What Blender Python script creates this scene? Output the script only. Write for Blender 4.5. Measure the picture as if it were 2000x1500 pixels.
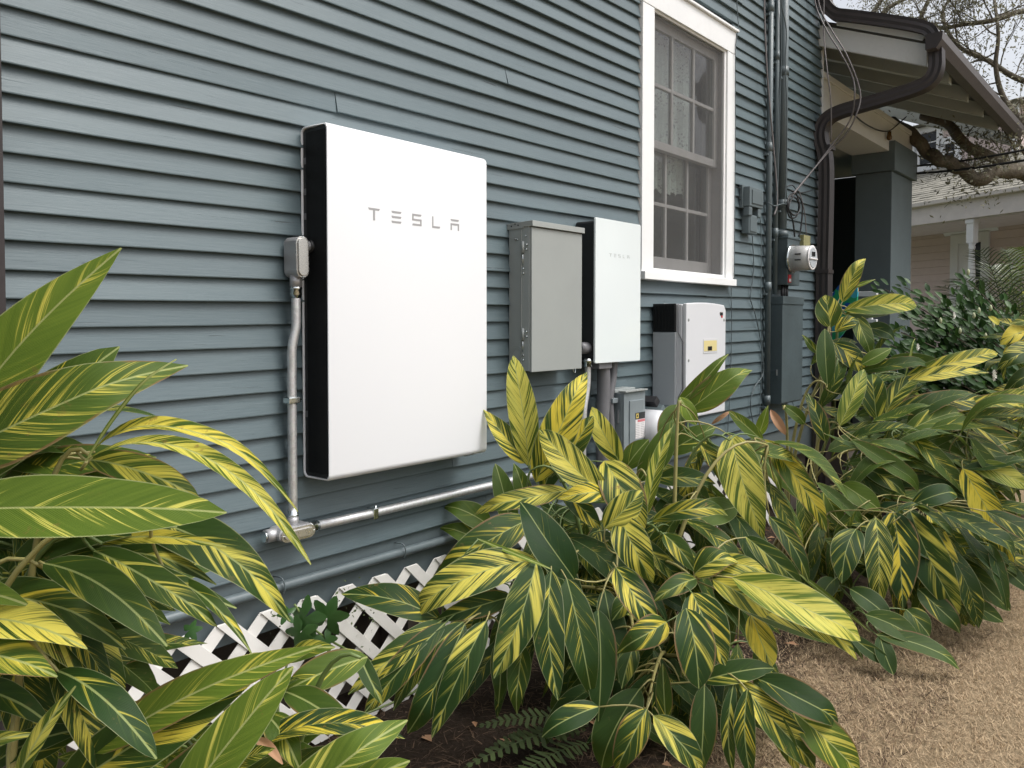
import bpy, bmesh, math, random
from math import sin, cos, pi, radians, tan, sqrt, atan2
from mathutils import Vector as V, Matrix, noise
random.seed(7)
R_ = random.random
def U(a, b): return a + (b - a) * R_()
for o in list(bpy.data.objects): bpy.data.objects.remove(o)
S = bpy.context.scene
COL = S.collection

# ------------------------------------------------------------------ camera
FPX, AZ, PITCH, HOR, CD, CH = 1575.0, radians(40.1), radians(1.8), 630.0, 2.264, 1.42
FW = V((cos(AZ)*cos(PITCH), sin(AZ)*cos(PITCH), -sin(PITCH)))
RT = V((sin(AZ), -cos(AZ), 0)); UP = RT.cross(FW)
CAM = V((0, -CD, CH)); VC = HOR + FPX*tan(PITCH)
cd = bpy.data.cameras.new('camera'); co = bpy.data.objects.new('camera', cd); COL.objects.link(co)
cd.sensor_width = 36; cd.lens = FPX/2000*36; cd.shift_y = -(750-VC)/2000; cd.clip_end = 500; cd.clip_start = .05
mw = Matrix((RT, UP, -FW)).transposed().to_4x4(); mw.translation = CAM; co.matrix_world = mw
S.camera = co
# ------------------------------------------------------------------ light
w = bpy.data.worlds.new('World'); S.world = w; w.use_nodes = True
nt = w.node_tree; nt.nodes.clear()
sk = nt.nodes.new('ShaderNodeTexSky'); sk.sky_type = 'NISHITA'; sk.sun_disc = False
SUN_EL, SUN_DIR = radians(60), V((.35, -.80, 0)).normalized()
sk.sun_elevation = SUN_EL; sk.sun_rotation = atan2(SUN_DIR.x, SUN_DIR.y)
sk.air_density = 1.0; sk.dust_density = 6.0; sk.ozone_density = 1.0
hs = nt.nodes.new('ShaderNodeHueSaturation'); hs.inputs['Saturation'].default_value = .30
bg = nt.nodes.new('ShaderNodeBackground'); bg.inputs[1].default_value = .15
wo = nt.nodes.new('ShaderNodeOutputWorld')
nt.links.new(sk.outputs[0], hs.inputs['Color']); nt.links.new(hs.outputs[0], bg.inputs[0]); nt.links.new(bg.outputs[0], wo.inputs[0])
sl = bpy.data.lights.new('sun', 'SUN'); sl.energy = .80; sl.angle = radians(24); sl.color = (1, .975, .94)
so = bpy.data.objects.new('sun', sl); COL.objects.link(so)
sd = V((SUN_DIR.x*cos(SUN_EL), SUN_DIR.y*cos(SUN_EL), sin(SUN_EL)))
so.rotation_euler = sd.to_track_quat('Z', 'Y').to_euler(); so.location = sd*30
S.view_settings.view_transform = 'Standard'; S.view_settings.look = 'None'
S.view_settings.exposure = 0.64; S.view_settings.gamma = 1; S.view_settings.use_curve_mapping = False
S.render.engine = 'CYCLES'
S.cycles.max_bounces = 6; S.cycles.transparent_max_bounces = 12

# ------------------------------------------------------------------ helpers
def ray(u, v): return FW + RT*((u-1000)/FPX) - UP*((v-VC)/FPX)
def at(u, v, d): return CAM + ray(u, v)*d                  # photo point at distance d along the view
def onp(u, v, ax, val):                                     # photo point on the plane axis=val
    r = ray(u, v); return CAM + r*((val-CAM[ax])/r[ax])
def W(u, v, y=0):
    p = onp(u, v, 1, y); return p.x, p.z

def link(name, me, mat=None, parent=None):
    o = bpy.data.objects.new(name, me); COL.objects.link(o)
    if mat is not None and me is not None and not me.materials: me.materials.append(mat)
    if parent is not None: o.parent = parent
    return o
def thing(name, label, cat, loc=(0, 0, 0), group=None):
    o = bpy.data.objects.new(name, None); COL.objects.link(o); o.location = loc
    o.empty_display_size = .05
    return tag(o, label, cat, group)
def tag(o, label=None, cat=None, group=None, kind=None):
    if label: o['label'] = label
    if cat: o['category'] = cat
    if group: o['group'] = group
    if kind: o['kind'] = kind
    return o
class MB:
    """collects vertices and faces of one object"""
    def __init__(s): s.v = []; s.f = []; s.uv = []; s.sm = []
    def add(s, vs, fs, smooth=False):
        n = len(s.v); s.v += [tuple(p) for p in vs]
        for f in fs: s.f.append([i+n for i in f]); s.sm.append(smooth)
        return s
    def box(s, a, b):
        x0, y0, z0 = a; x1, y1, z1 = b
        return s.add([(x0,y0,z0),(x1,y0,z0),(x1,y1,z0),(x0,y1,z0),(x0,y0,z1),(x1,y0,z1),(x1,y1,z1),(x0,y1,z1)],
                     [(0,3,2,1),(4,5,6,7),(0,1,5,4),(1,2,6,5),(2,3,7,6),(3,0,4,7)])
    def prism(s, poly, ax, a, b, smooth=False):
        """poly = 2D points, extruded along axis ax from a to b (other two axes in cyclic xyz order)"""
        n = len(poly)
        def P(q, t):
            if ax == 0: return (t, q[0], q[1])
            if ax == 1: return (q[0], t, q[1])
            return (q[0], q[1], t)
        vs = [P(q, a) for q in poly] + [P(q, b) for q in poly]
        fs = [tuple(range(n))[::-1], tuple(range(n, 2*n))] + [(i, (i+1) % n, n+(i+1) % n, n+i) for i in range(n)]
        return s.add(vs, fs, smooth)
    def tube(s, pts, rad, n=8, caps=True, sq=None):
        pts = [V(p) for p in pts]; m = len(pts)
        if not hasattr(rad, '__len__'): rad = [rad]*m
        up = V((0, 0, 1)); base = len(s.v); fr = None
        for i, p in enumerate(pts):
            d = (pts[min(i+1, m-1)] - pts[max(i-1, 0)]).normalized()
            if fr is None:
                a = d.orthogonal().normalized() if abs(d.z) > .9 else d.cross(up).normalized()
            else:
                a = (fr - d*fr.dot(d)).normalized()
            fr = a; b = d.cross(a)
            for k in range(n):
                t = 2*pi*k/n
                s.v.append(tuple(p + (a*cos(t) + b*sin(t))*rad[i]))
        for i in range(m-1):
            for k in range(n):
                s.f.append([base+i*n+k, base+i*n+(k+1) % n, base+(i+1)*n+(k+1) % n, base+(i+1)*n+k]); s.sm.append(True)
        if caps:
            s.f.append([base+k for k in range(n)][::-1]); s.sm.append(False)
            s.f.append([base+(m-1)*n+k for k in range(n)]); s.sm.append(False)
        return s
    def cyl(s, a, b, r, n=16): return s.tube([a, b], r, n)
    def mesh(s, name):
        me = bpy.data.meshes.new(name); me.from_pydata(s.v, [], s.f)
        if s.sm: me.polygons.foreach_set('use_smooth', s.sm)
        if any(len(f) > 2 for f in s.f): me.update()
        return me
    def build(s, name, mat, parent=None, bevel=0, seg=2, fix=True):
        me = s.mesh(name)
        if bevel or fix:
            bm = bmesh.new(); bm.from_mesh(me)
            if fix: bmesh.ops.recalc_face_normals(bm, faces=bm.faces)
            if bevel:
                es = [e for e in bm.edges if len(e.link_faces) == 2 and e.calc_face_angle(0) > .6]
                bmesh.ops.bevel(bm, geom=es, offset=bevel, segments=seg, affect='EDGES', profile=.6, clamp_overlap=True)
            bm.to_mesh(me); bm.free()
        return link(name, me, mat, parent)
def boxo(name, a, b, mat, parent=None, bevel=0): return MB().box(a, b).build(name, mat, parent, bevel)
def rrect(x0, z0, x1, z1, r, n=5):
    pts = []
    for cx, cz, a0 in ((x1-r, z1-r, 0), (x0+r, z1-r, pi/2), (x0+r, z0+r, pi), (x1-r, z0+r, 1.5*pi)):
        for k in range(n+1):
            a = a0 + pi/2*k/n; pts.append((cx+r*cos(a), cz+r*sin(a)))
    return pts
def bez(p0, p1, p2, n=10):
    p0, p1, p2 = V(p0), V(p1), V(p2)
    return [p0*(1-t)**2 + p1*2*t*(1-t) + p2*t*t for t in [i/n for i in range(n+1)]]
def spline(P, n=6):
    P = [V(p) for p in P]; out = []
    for i in range(len(P)-1):
        a, b, c, d = P[max(i-1, 0)], P[i], P[i+1], P[min(i+2, len(P)-1)]
        for k in range(n):
            t = k/n
            out.append(.5*((2*b) + (c-a)*t + (2*a-5*b+4*c-d)*t*t + (3*b-a-3*c+d)*t**3))
    out.append(P[-1]); return out

# ------------------------------------------------------------------ materials
class N:
    def __init__(s, name):
        s.m = bpy.data.materials.new(name); s.m.use_nodes = True; s.t = s.m.node_tree; s.t.nodes.clear()
        s.out = s.t.nodes.new('ShaderNodeOutputMaterial')
    def n(s, ty, **kw):
        x = s.t.nodes.new('ShaderNode'+ty)
        for k, v in kw.items(): setattr(x, k, v)
        return x
    def set(s, sock, v):
        if isinstance(v, bpy.types.NodeSocket): s.t.links.new(v, sock)
        elif isinstance(v, tuple) and len(v) == 3 and sock.type == 'RGBA': sock.default_value = (*v, 1)
        else: sock.default_value = v
    def math(s, op, a, b=0., c=None, clamp=False):
        x = s.n('Math', operation=op); x.use_clamp = clamp
        s.set(x.inputs[0], a); s.set(x.inputs[1], b)
        if c is not None: s.set(x.inputs[2], c)
        return x.outputs[0]
    def mix(s, f, a, b, blend='MIX'):
        x = s.n('MixRGB', blend_type=blend); s.set(x.inputs[0], f); s.set(x.inputs[1], a); s.set(x.inputs[2], b); return x.outputs[0]
    def noise(s, vec, scale, detail=3, rough=.55, dist=0):
        x = s.n('TexNoise'); x.inputs['Scale'].default_value = scale; x.inputs['Detail'].default_value = detail
        x.inputs['Roughness'].default_value = rough; x.inputs['Distortion'].default_value = dist
        if vec is not None: s.t.links.new(vec, x.inputs['Vector'])
        return x.outputs[0]
    def ramp(s, f, a, b, lo=(0, 0, 0), hi=(1, 1, 1)):
        x = s.n('ValToRGB'); e = x.color_ramp.elements
        e[0].position = a; e[1].position = b; e[0].color = (*lo, 1); e[1].color = (*hi, 1); s.set(x.inputs[0], f); return x.outputs[0]
    def obj(s): return s.n('TexCoord').outputs['Object']
    def scale(s, vec, sc, loc=(0, 0, 0)):
        x = s.n('Mapping'); s.t.links.new(vec, x.inputs[0]); x.inputs['Scale'].default_value = sc; x.inputs['Location'].default_value = loc; return x.outputs[0]
    def bump(s, h, strength=.3, dist=.002):
        x = s.n('Bump'); x.inputs['Strength'].default_value = strength; x.inputs['Distance'].default_value = dist; s.t.links.new(h, x.inputs['Height']); return x.outputs[0]
    def pbr(s, col, rough=.5, metal=0., normal=None, spec=.5, coat=0.):
        p = s.n('BsdfPrincipled'); s.set(p.inputs['Base Color'], col); s.set(p.inputs['Roughness'], rough); s.set(p.inputs['Metallic'], metal)
        p.inputs['Specular IOR Level'].default_value = spec; p.inputs['Coat Weight'].default_value = coat
        if normal is not None: s.t.links.new(normal, p.inputs['Normal'])
        return p.outputs[0]
    def done(s, sh): s.t.links.new(sh, s.out.inputs[0]); return s.m
def paint(name, col, rough=.5, metal=0., var=.12, nscale=6., bump=.15, bscale=220., spec=.5, dirt=0., dirtcol=(.05, .045, .035), stretch=(1, 1, 1), coat=0., rnd=.06, rv=.25):
    k = N(name); ob = k.scale(k.obj(), stretch)
    a = k.noise(ob, nscale, 4); b = k.noise(ob, nscale*9, 3)
    f = k.math('ADD', k.math('MULTIPLY', a, .7), k.math('MULTIPLY', b, .3))
    oi = k.n('ObjectInfo').outputs['Random']
    val = k.math('ADD', k.math('MULTIPLY_ADD', k.math('SUBTRACT', f, .5), var*4, 1.), k.math('MULTIPLY', k.math('SUBTRACT', oi, .5), rnd*2))
    g = k.n('CombineColor'); [k.t.links.new(val, g.inputs[i]) for i in range(3)]
    c = k.mix(1., col, g.outputs[0], 'MULTIPLY')
    if dirt: c = k.mix(k.math('MULTIPLY', k.ramp(k.noise(ob, nscale*3, 6, .7), .55, .75), dirt), c, dirtcol)
    r = k.math('MULTIPLY_ADD', k.math('SUBTRACT', b, .5), rv, rough, clamp=True)
    return k.done(k.pbr(c, r, metal, k.bump(k.noise(ob, bscale, 3), bump, .001), spec, coat))

def clap_mat():
    k = N('slate_paint'); ob = k.obj(); oi = k.n('ObjectInfo').outputs['Random']
    off = k.n('VectorMath', operation='ADD'); k.t.links.new(ob, off.inputs[0])
    cb = k.n('CombineXYZ'); k.t.links.new(k.math('MULTIPLY', oi, 37.), cb.inputs[0]); k.t.links.new(k.math('MULTIPLY', oi, 91.), cb.inputs[2]); k.t.links.new(cb.outputs[0], off.inputs[1])
    p = off.outputs[0]
    big = k.noise(k.scale(p, (.7, 1, 2.5)), 2.2, 4, .6)
    gr = k.noise(k.scale(p, (3, 40, 60)), 3., 5, .65, .4)
    fine = k.noise(k.scale(p, (8, 90, 190)), 3., 3, .7)
    c = k.mix(big, (.068, .101, .115), (.106, .145, .157))
    c = k.mix(k.math('MULTIPLY', k.ramp(gr, .35, .75), .35), c, (.148, .186, .200))
    val = k.math('MULTIPLY_ADD', k.math('SUBTRACT', oi, .5), .12, 1.)
    g = k.n('CombineColor'); [k.t.links.new(val, g.inputs[i]) for i in range(3)]
    c = k.mix(1., c, g.outputs[0], 'MULTIPLY')
    chip = k.math('MULTIPLY', k.ramp(k.noise(k.scale(p, (14, 50, 60)), 1.0, 5, .75), .70, .73), k.ramp(k.noise(p, 1.7, 2), .50, .62))
    c = k.mix(chip, c, (.045, .055, .055))
    crack = k.math('MULTIPLY', k.ramp(k.noise(k.scale(p, (2.2, 30, 120)), 1.2, 4, .6, .6), .68, .71), .8)
    c = k.mix(crack, c, (.03, .038, .04))
    h = k.math('ADD', k.math('MULTIPLY', gr, .7), k.math('MULTIPLY', fine, .35))
    h = k.math('SUBTRACT', h, k.math('MULTIPLY', k.math('ADD', crack, chip), .5))
    return k.done(k.pbr(c, k.math('MULTIPLY_ADD', gr, .3, .30), 0., k.bump(h, .55, .0016), .5))

def leaf_mat():
    """variegated leaf: stripes follow the side veins; obj.color r = share of yellow, g = tone, b = dry tip"""
    k = N('variegated_leaf'); oi = k.n('ObjectInfo'); rnd = oi.outputs['Random']
    uv = k.n('UVMap'); uv.uv_map = 'metric'; un = k.n('UVMap'); un.uv_map = 'unit'
    sx = k.n('SeparateXYZ'); k.t.links.new(uv.outputs[0], sx.inputs[0]); sn = k.n('SeparateXYZ'); k.t.links.new(un.outputs[0], sn.inputs[0])
    cs = k.n('SeparateColor'); k.t.links.new(oi.outputs['Color'], cs.inputs[0]); yv, tone, dry = cs.outputs
    x, y, a, t = sx.outputs[0], sx.outputs[1], sn.outputs[0], sn.outputs[1]
    ax = k.math('ABSOLUTE', x); sg = k.math('SIGN', x)
    bend = k.math('MULTIPLY', k.math('POWER', k.math('ABSOLUTE', a), 1.7), .018)
    s_ = k.math('SUBTRACT', y, k.math('ADD', k.math('MULTIPLY', ax, 1.75), bend))
    def nz(fs, fx, det, seed, side=1.):
        cb = k.n('CombineXYZ'); k.t.links.new(k.math('MULTIPLY', k.math('MULTIPLY', s_, fs), k.math('MULTIPLY_ADD', k.math('FRACT', k.math('MULTIPLY', rnd, 13.7)), .9, .6)), cb.inputs[0]); k.t.links.new(k.math('MULTIPLY', ax, fx), cb.inputs[1])
        k.t.links.new(k.math('ADD', k.math('MULTIPLY', rnd, 173.+seed), k.math('MULTIPLY', sg, 7.3*side)), cb.inputs[2])
        return k.noise(cb.outputs[0], 1., det, .5)
    n1 = nz(17, 5, 1, 0); n2 = nz(75, 10, 2, 31); n3 = nz(260, 24, 2, 57); n4 = nz(9, 14, 1, 80)
    f = k.math('ADD', k.math('ADD', k.math('MULTIPLY', n1, .50), k.math('MULTIPLY', n2, .48)), k.math('ADD', k.math('MULTIPLY', n3, .24), k.math('MULTIPLY', n4, .10)))
    ff = k.math('ADD', k.math('ADD', k.math('MULTIPLY', n1, .36), k.math('MULTIPLY', n2, .56)), k.math('ADD', k.math('MULTIPLY', n3, .36), -.01))
    f = k.math('ADD', k.math('MULTIPLY', f, k.math('SUBTRACT', 1.08, tone)), k.math('MULTIPLY', ff, k.math('SUBTRACT', tone, .08)))
    # close to the midrib there is more yellow
    f = k.math('ADD', f, k.math('MULTIPLY', k.math('SUBTRACT', .25, k.math('ABSOLUTE', a)), .05))
    f = k.math('SUBTRACT', f, .158)
    th = k.math('SUBTRACT', .640, k.math('MULTIPLY', yv, .25))
    m = k.math('MULTIPLY', k.math('SUBTRACT', f, th), k.math('MULTIPLY_ADD', k.math('FRACT', k.math('MULTIPLY', rnd, 29.3)), 16., 7.), clamp=True)
    m2 = k.math('MULTIPLY', k.math('SUBTRACT', k.math('ADD', f, .05), th), 9., clamp=True)
    dk = k.mix(n2, (.006, .028, .008), (.016, .056, .012)); lt = k.mix(n2, (.085, .16, .014), (.24, .33, .040))
    green = k.mix(tone, dk, lt)
    mid = k.mix(tone, (.045, .100, .018), (.19, .26, .025))
    yel = k.mix(k.ramp(rnd, .2, .8), (.74, .61, .085), (.82, .58, .018)); yel = k.mix(k.math('MULTIPLY', n4, .6), yel, (.62, .64, .15))
    yel = k.mix(k.math('MULTIPLY', tone, .6), yel, (.52, .56, .15))
    c = k.mix(k.math('MULTIPLY', m2, .55), green, mid); c = k.mix(m, c, yel)
    # thin dark flecks in the yellow bands
    c = k.mix(k.math('MULTIPLY', k.ramp(n3, .60, .66), k.math('MULTIPLY', m, .65)), c, mid)
    rib = k.math('MULTIPLY', k.math('SUBTRACT', .0021, ax), 1200., clamp=True)
    c = k.mix(k.math('MULTIPLY', rib, .75), c, k.mix(tone, (.36, .42, .15), (.48, .50, .20)))
    edge = k.ramp(k.math('ABSOLUTE', a), .955, .975)
    c = k.mix(k.math('MULTIPLY', edge, .6), c, (.42, .44, .22))
    # blemishes and dry tips
    ob = k.obj()
    er = k.math('MULTIPLY', k.ramp(k.math('ADD', k.math('ABSOLUTE', a), k.math('MULTIPLY', k.noise(ob, 25, 3), .17)), .985, 1.02), k.ramp(k.noise(ob, 9, 2), .44, .54)); c = k.mix(k.math('MULTIPLY', k.math('MULTIPLY', er, .8), k.math('GREATER_THAN', k.math('FRACT', k.math('MULTIPLY', rnd, 7.9)), .68)), c, (.20, .11, .05))
    bl = k.math('MULTIPLY', k.ramp(k.noise(ob, 34, 5, .7), .60, .67), k.ramp(k.noise(ob, 6, 2), .5, .65))
    c = k.mix(k.math('MULTIPLY', bl, .7), c, (.24, .13, .05))
    dt = k.math('ADD', k.math('ADD', t, k.math('MULTIPLY', k.noise(ob, 30, 3), .10)), k.math('MULTIPLY', dry, .45))
    c = k.mix(k.ramp(dt, 1.00, 1.03), c, k.mix(n2, (.34, .22, .11), (.16, .08, .035)))
    geo = k.n('NewGeometry'); c = k.mix(k.math('MULTIPLY', geo.outputs['Backfacing'], .45), c, (.20, .26, .09))
    h = k.math('ADD', k.math('MULTIPLY', k.math('SINE', k.math('MULTIPLY', s_, 1150.)), .35), k.math('ADD', n2, k.math('MULTIPLY', rib, -1.2)))
    p = k.pbr(c, k.math('MULTIPLY_ADD', n2, .22, .36), 0., k.bump(h, .42, .0012), .26)
    tr = k.n('BsdfTranslucent'); k.set(tr.inputs[0], k.mix(.35, c, (.35, .45, .05)))
    mx = k.n('MixShader'); mx.inputs[0].default_value = .28; k.t.links.new(p, mx.inputs[1]); k.t.links.new(tr.outputs[0], mx.inputs[2])
    return k.done(mx.outputs[0])

def foliage(name, c1, c2, rough=.4, nscale=9, trans=.15, spec=.5):
    k = N(name); ob = k.obj(); g = k.n('NewGeometry').outputs['Random Per Island']
    c = k.mix(g, c1, c2); c = k.mix(k.math('MULTIPLY', k.noise(ob, nscale, 3), .5), c, c1)
    p = k.pbr(c, rough, 0., None, spec); tr = k.n('BsdfTranslucent'); k.set(tr.inputs[0], c)
    mx = k.n('MixShader'); mx.inputs[0].default_value = trans; k.t.links.new(p, mx.inputs[1]); k.t.links.new(tr.outputs[0], mx.inputs[2])
    return k.done(mx.outputs[0])
def galv():
    k = N('galvanised_steel'); ob = k.obj(); v = k.n('TexVoronoi'); v.inputs['Scale'].default_value = 130; k.t.links.new(ob, v.inputs['Vector'])
    c = k.mix(k.noise(ob, 18, 4), (.50, .53, .55), (.72, .75, .77)); c = k.mix(.25, c, v.outputs['Color'], 'OVERLAY')
    h = k.n('HueSaturation'); h.inputs['Saturation'].default_value = .15; k.set(h.inputs['Color'], c)
    return k.done(k.pbr(h.outputs[0], k.math('MULTIPLY_ADD', k.noise(ob, 60, 3), .2, .38), .75, None))
def ground_mat():
    k = N('dry_soil'); ob = k.obj()
    a = k.noise(ob, 3.5, 6, .65); b = k.noise(ob, 60, 5, .7); sp = k.n('SeparateXYZ'); k.t.links.new(ob, sp.inputs[0])
    grass = k.mix(b, (.19, .14, .085), (.44, .34, .215)); soil = k.mix(b, (.010, .008, .006), (.060, .044, .033))
    # planting bed along the wall: bare soil where y > -1.2 with an uneven border
    f = k.math('MULTIPLY', k.math('ADD', sp.outputs[1], k.math('ADD', 1.12, k.math('MULTIPLY', k.math('SUBTRACT', a, .5), .7))), 5., clamp=True)
    c = k.mix(f, k.mix(k.math('MULTIPLY', a, .5), grass, (.21, .17, .11)), soil)
    far = k.math('MULTIPLY', k.math('SUBTRACT', sp.outputs[0], 8.), .3, clamp=True); c = k.mix(far, c, k.mix(b, (.05, .07, .025), (.12, .12, .06)))
    return k.done(k.pbr(c, .95, 0., k.bump(k.math('ADD', b, a), .9, .02), .1))
def glass_mat():
    k = N('old_window_glass'); ob = k.obj()
    return k.done(k.pbr(k.mix(k.noise(ob, 2.5, 3), (.010, .011, .012), (.035, .037, .038)), .06, 0., k.bump(k.noise(ob, 5, 2), .05, .01), .8))
def screen_mat():
    k = N('insect_screen'); ob = k.obj()
    d = k.pbr(k.mix(k.noise(ob, 4, 3), (.13, .13, .13), (.17, .17, .17)), .8, .2)
    tr = k.n('BsdfTransparent'); mx = k.n('MixShader'); mx.inputs[0].default_value = .80
    k.t.links.new(d, mx.inputs[1]); k.t.links.new(tr.outputs[0], mx.inputs[2]); return k.done(mx.outputs[0])
def lace_mat():
    k = N('lace'); ob = k.obj(); v = k.n('TexVoronoi'); v.inputs['Scale'].default_value = 60; k.t.links.new(ob, v.inputs['Vector'])
    hole = k.math('MULTIPLY', k.math('LESS_THAN', v.outputs['Distance'], .33), k.ramp(k.noise(ob, 9, 2), .45, .55))
    d = k.pbr((.85, .84, .80), .9); tr = k.n('BsdfTransparent'); mx = k.n('MixShader'); k.t.links.new(k.math('MULTIPLY_ADD', hole, .6, .10), mx.inputs[0])
    k.t.links.new(d, mx.inputs[1]); k.t.links.new(tr.outputs[0], mx.inputs[2]); return k.done(mx.outputs[0])
def bark_mat():
    k = N('oak_bark'); ob = k.obj(); a = k.noise(ob, 14, 6, .7); b = k.noise(ob, 5, 4)
    c = k.mix(a, (.06, .05, .038), (.22, .19, .145)); c = k.mix(k.math('MULTIPLY', k.ramp(b, .52, .66), .6), c, (.22, .22, .18))
    return k.done(k.pbr(c, .9, 0., k.bump(a, 1., .03), .2))
def sign_paint():
    k = N('painted_board_art'); ob = k.obj(); n = k.noise(ob, 4, 1, .5, 1.2)
    c = k.mix(k.ramp(n, .44, .46), (.01, .09, .36), (.02, .33, .14)); c = k.mix(k.ramp(n, .56, .58), c, (.05, .42, .52)); c = k.mix(k.ramp(n, .66, .68), c, (.62, .40, .20))
    return k.done(k.pbr(c, .45))

M = dict(
 clap=clap_mat(), leaf=leaf_mat(), galv=galv(), soil=ground_mat(), glass=glass_mat(), screen=screen_mat(), lace=lace_mat(), bark=bark_mat(), art=sign_paint(),
 slate=paint('slate_trim_paint', (.108, .137, .147), .42, dirt=.15, var=.15, bscale=90), slate2=paint('meter_box_paint', (.070, .095, .103), .45, dirt=.25, var=.2),
 column=paint('column_paint', (.115, .148, .158), .6, var=.1, bscale=60, bump=.4), dark=paint('dark_paint_and_room_shade', (.018, .026, .026), .6),
 white=paint('white_trim_paint', (.79, .80, .80), .45, var=.05, dirt=.12, dirtcol=(.45, .43, .38), nscale=4), sash=paint('old_sash_paint', (.36, .355, .345), .6, var=.12, dirt=.3, dirtcol=(.2, .19, .17)),
 shell=paint('white_powder_coat', (.77, .785, .81), .42, var=.004, bump=.02, bscale=900, rnd=0, rv=.0), gshell=paint('white_glass_cover', (.75, .81, .82), .12, var=.004, bump=0, rnd=0, coat=.5, rv=0),
 black=paint('black_plastic', (.010, .011, .012), .45, var=.1, rnd=0), letter=paint('grey_lettering', (.34, .34, .345), .4, var=0, rnd=0), letter2=paint('pale_lettering', (.50, .54, .54), .3, var=0, rnd=0),
 grayf=paint('light_grey_enamel', (.325, .345, .335), .38, var=.04, bump=.1), gray2=paint('mid_grey_enamel', (.34, .37, .365), .42, var=.05), steel=paint('switch_box_grey', (.26, .30, .32), .4, .25, var=.14, dirt=.2, dirtcol=(.14, .15, .15)),
 inv=paint('inverter_light_grey', (.60, .61, .635), .45, var=.02), inv2=paint('inverter_side_grey', (.40, .43, .455), .5, var=.03),
 cast=paint('cast_aluminium', (.44, .44, .45), .45, .6, var=.08, bump=.3, bscale=500), coverp=paint('stamped_steel_cover', (.56, .545, .52), .28, .85, var=.05, bump=.05), zinc=paint('zinc_fitting', (.70, .74, .74), .2, 1., var=.1),
 pvc=paint('grey_pvc', (.155, .155, .165), .4, var=.15), brown=paint('brown_downspout', (.040, .033, .033), .42, var=.15, dirt=.15), brown2=paint('brown_gutter', (.082, .070, .066), .45, var=.15),
 lattice=paint('white_vinyl_lattice', (.74, .73, .70), .5, var=.06, dirt=.3, dirtcol=(.40, .36, .30), nscale=3), under=paint('crawl_space_wall', (.10, .082, .066), .95, var=.3, nscale=9, dirt=.5), cable=paint('black_cable', (.020, .020, .022), .5), cable2=paint('grey_cable', (.16, .145, .145), .5),
 cable3=paint('painted_cable', (.085, .110, .118), .5), raft=paint('rafter_green_grey', (.38, .40, .36), .6, var=.08), cream=paint('beam_cream_paint', (.64, .64, .62), .6, var=.08, dirt=.12, nscale=3, dirtcol=(.3, .27, .2)), rake=paint('rake_board_white', (.66, .67, .66), .6, var=.07, dirt=.15, nscale=3),
 soffit=paint('dark_roof_boards', (.10, .10, .085), .7), shingle=paint('asphalt_shingle_dark', (.06, .055, .05), .9, bump=1, bscale=150), shingle2=paint('asphalt_shingle_tan', (.225, .215, .18), .95, var=.3, nscale=3, bump=1, bscale=80, rnd=.2),
 pink=paint('pale_pinkish_siding', (.64, .53, .495), .7, var=.05, rnd=.03), nfascia=paint('pale_fascia', (.70, .65, .62), .6), nwin=paint('neighbour_glass', (.012, .015, .018), .08, var=.3, nscale=2, spec=.3),
 meter=paint('meter_grey_plastic', (.48, .48, .47), .3), red=paint('red_tag', (.50, .02, .03), .5), yellow=paint('yellow_label', (.62, .48, .13), .5, var=.02), yellow2=paint('pale_yellow_display', (.72, .62, .30), .4, var=.02), paper=paint('white_label', (.72, .70, .70), .5, var=.02), pinkp=paint('label_red_band', (.55, .16, .18), .5, var=.02),
 wood=paint('bare_mossy_wood', (.30, .29, .14), .85, var=.25, nscale=14, stretch=(4, 4, .6)), straw=foliage('dry_straw', (.28, .20, .12), (.70, .54, .35), .75, 3, .1, .2), litter=foliage('leaf_litter', (.025, .016, .012), (.20, .13, .085), .85, 6, .05, .2),
 stem=paint('ginger_stem', (.30, .27, .10), .45, var=.3, nscale=5), stemg=paint('green_stem', (.12, .17, .05), .45, var=.3, nscale=6), camel=foliage('camellia_leaf', (.014, .042, .010), (.055, .125, .026), .42, 6, .12, .24), petal=foliage('white_petal', (.75, .74, .68), (.85, .85, .80), .5, 3, .3), bud=foliage('pale_bud', (.45, .50, .30), (.60, .62, .40), .5, 3, .2),
 palm=foliage('palm_leaflet', (.035, .055, .025), (.11, .14, .05), .35, 3, .12), palm2=foliage('yellow_green_palm', (.10, .18, .03), (.28, .34, .07), .4, 3, .25), oak=foliage('oak_leaf', (.10, .095, .055), (.27, .255, .15), .6, 2, .40), fern=foliage('fern_leaf', (.035, .055, .018), (.085, .12, .035), .6, 6, .15), vine=foliage('vine_leaf', (.025, .075, .018), (.055, .13, .03), .35, 4, .15),
 tan=foliage('dried_leaf', (.38, .20, .10), (.50, .30, .18), .7, 8, .2), plaster=paint('backdrop_green', (.05, .07, .03), .9, var=.4, nscale=2))

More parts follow.
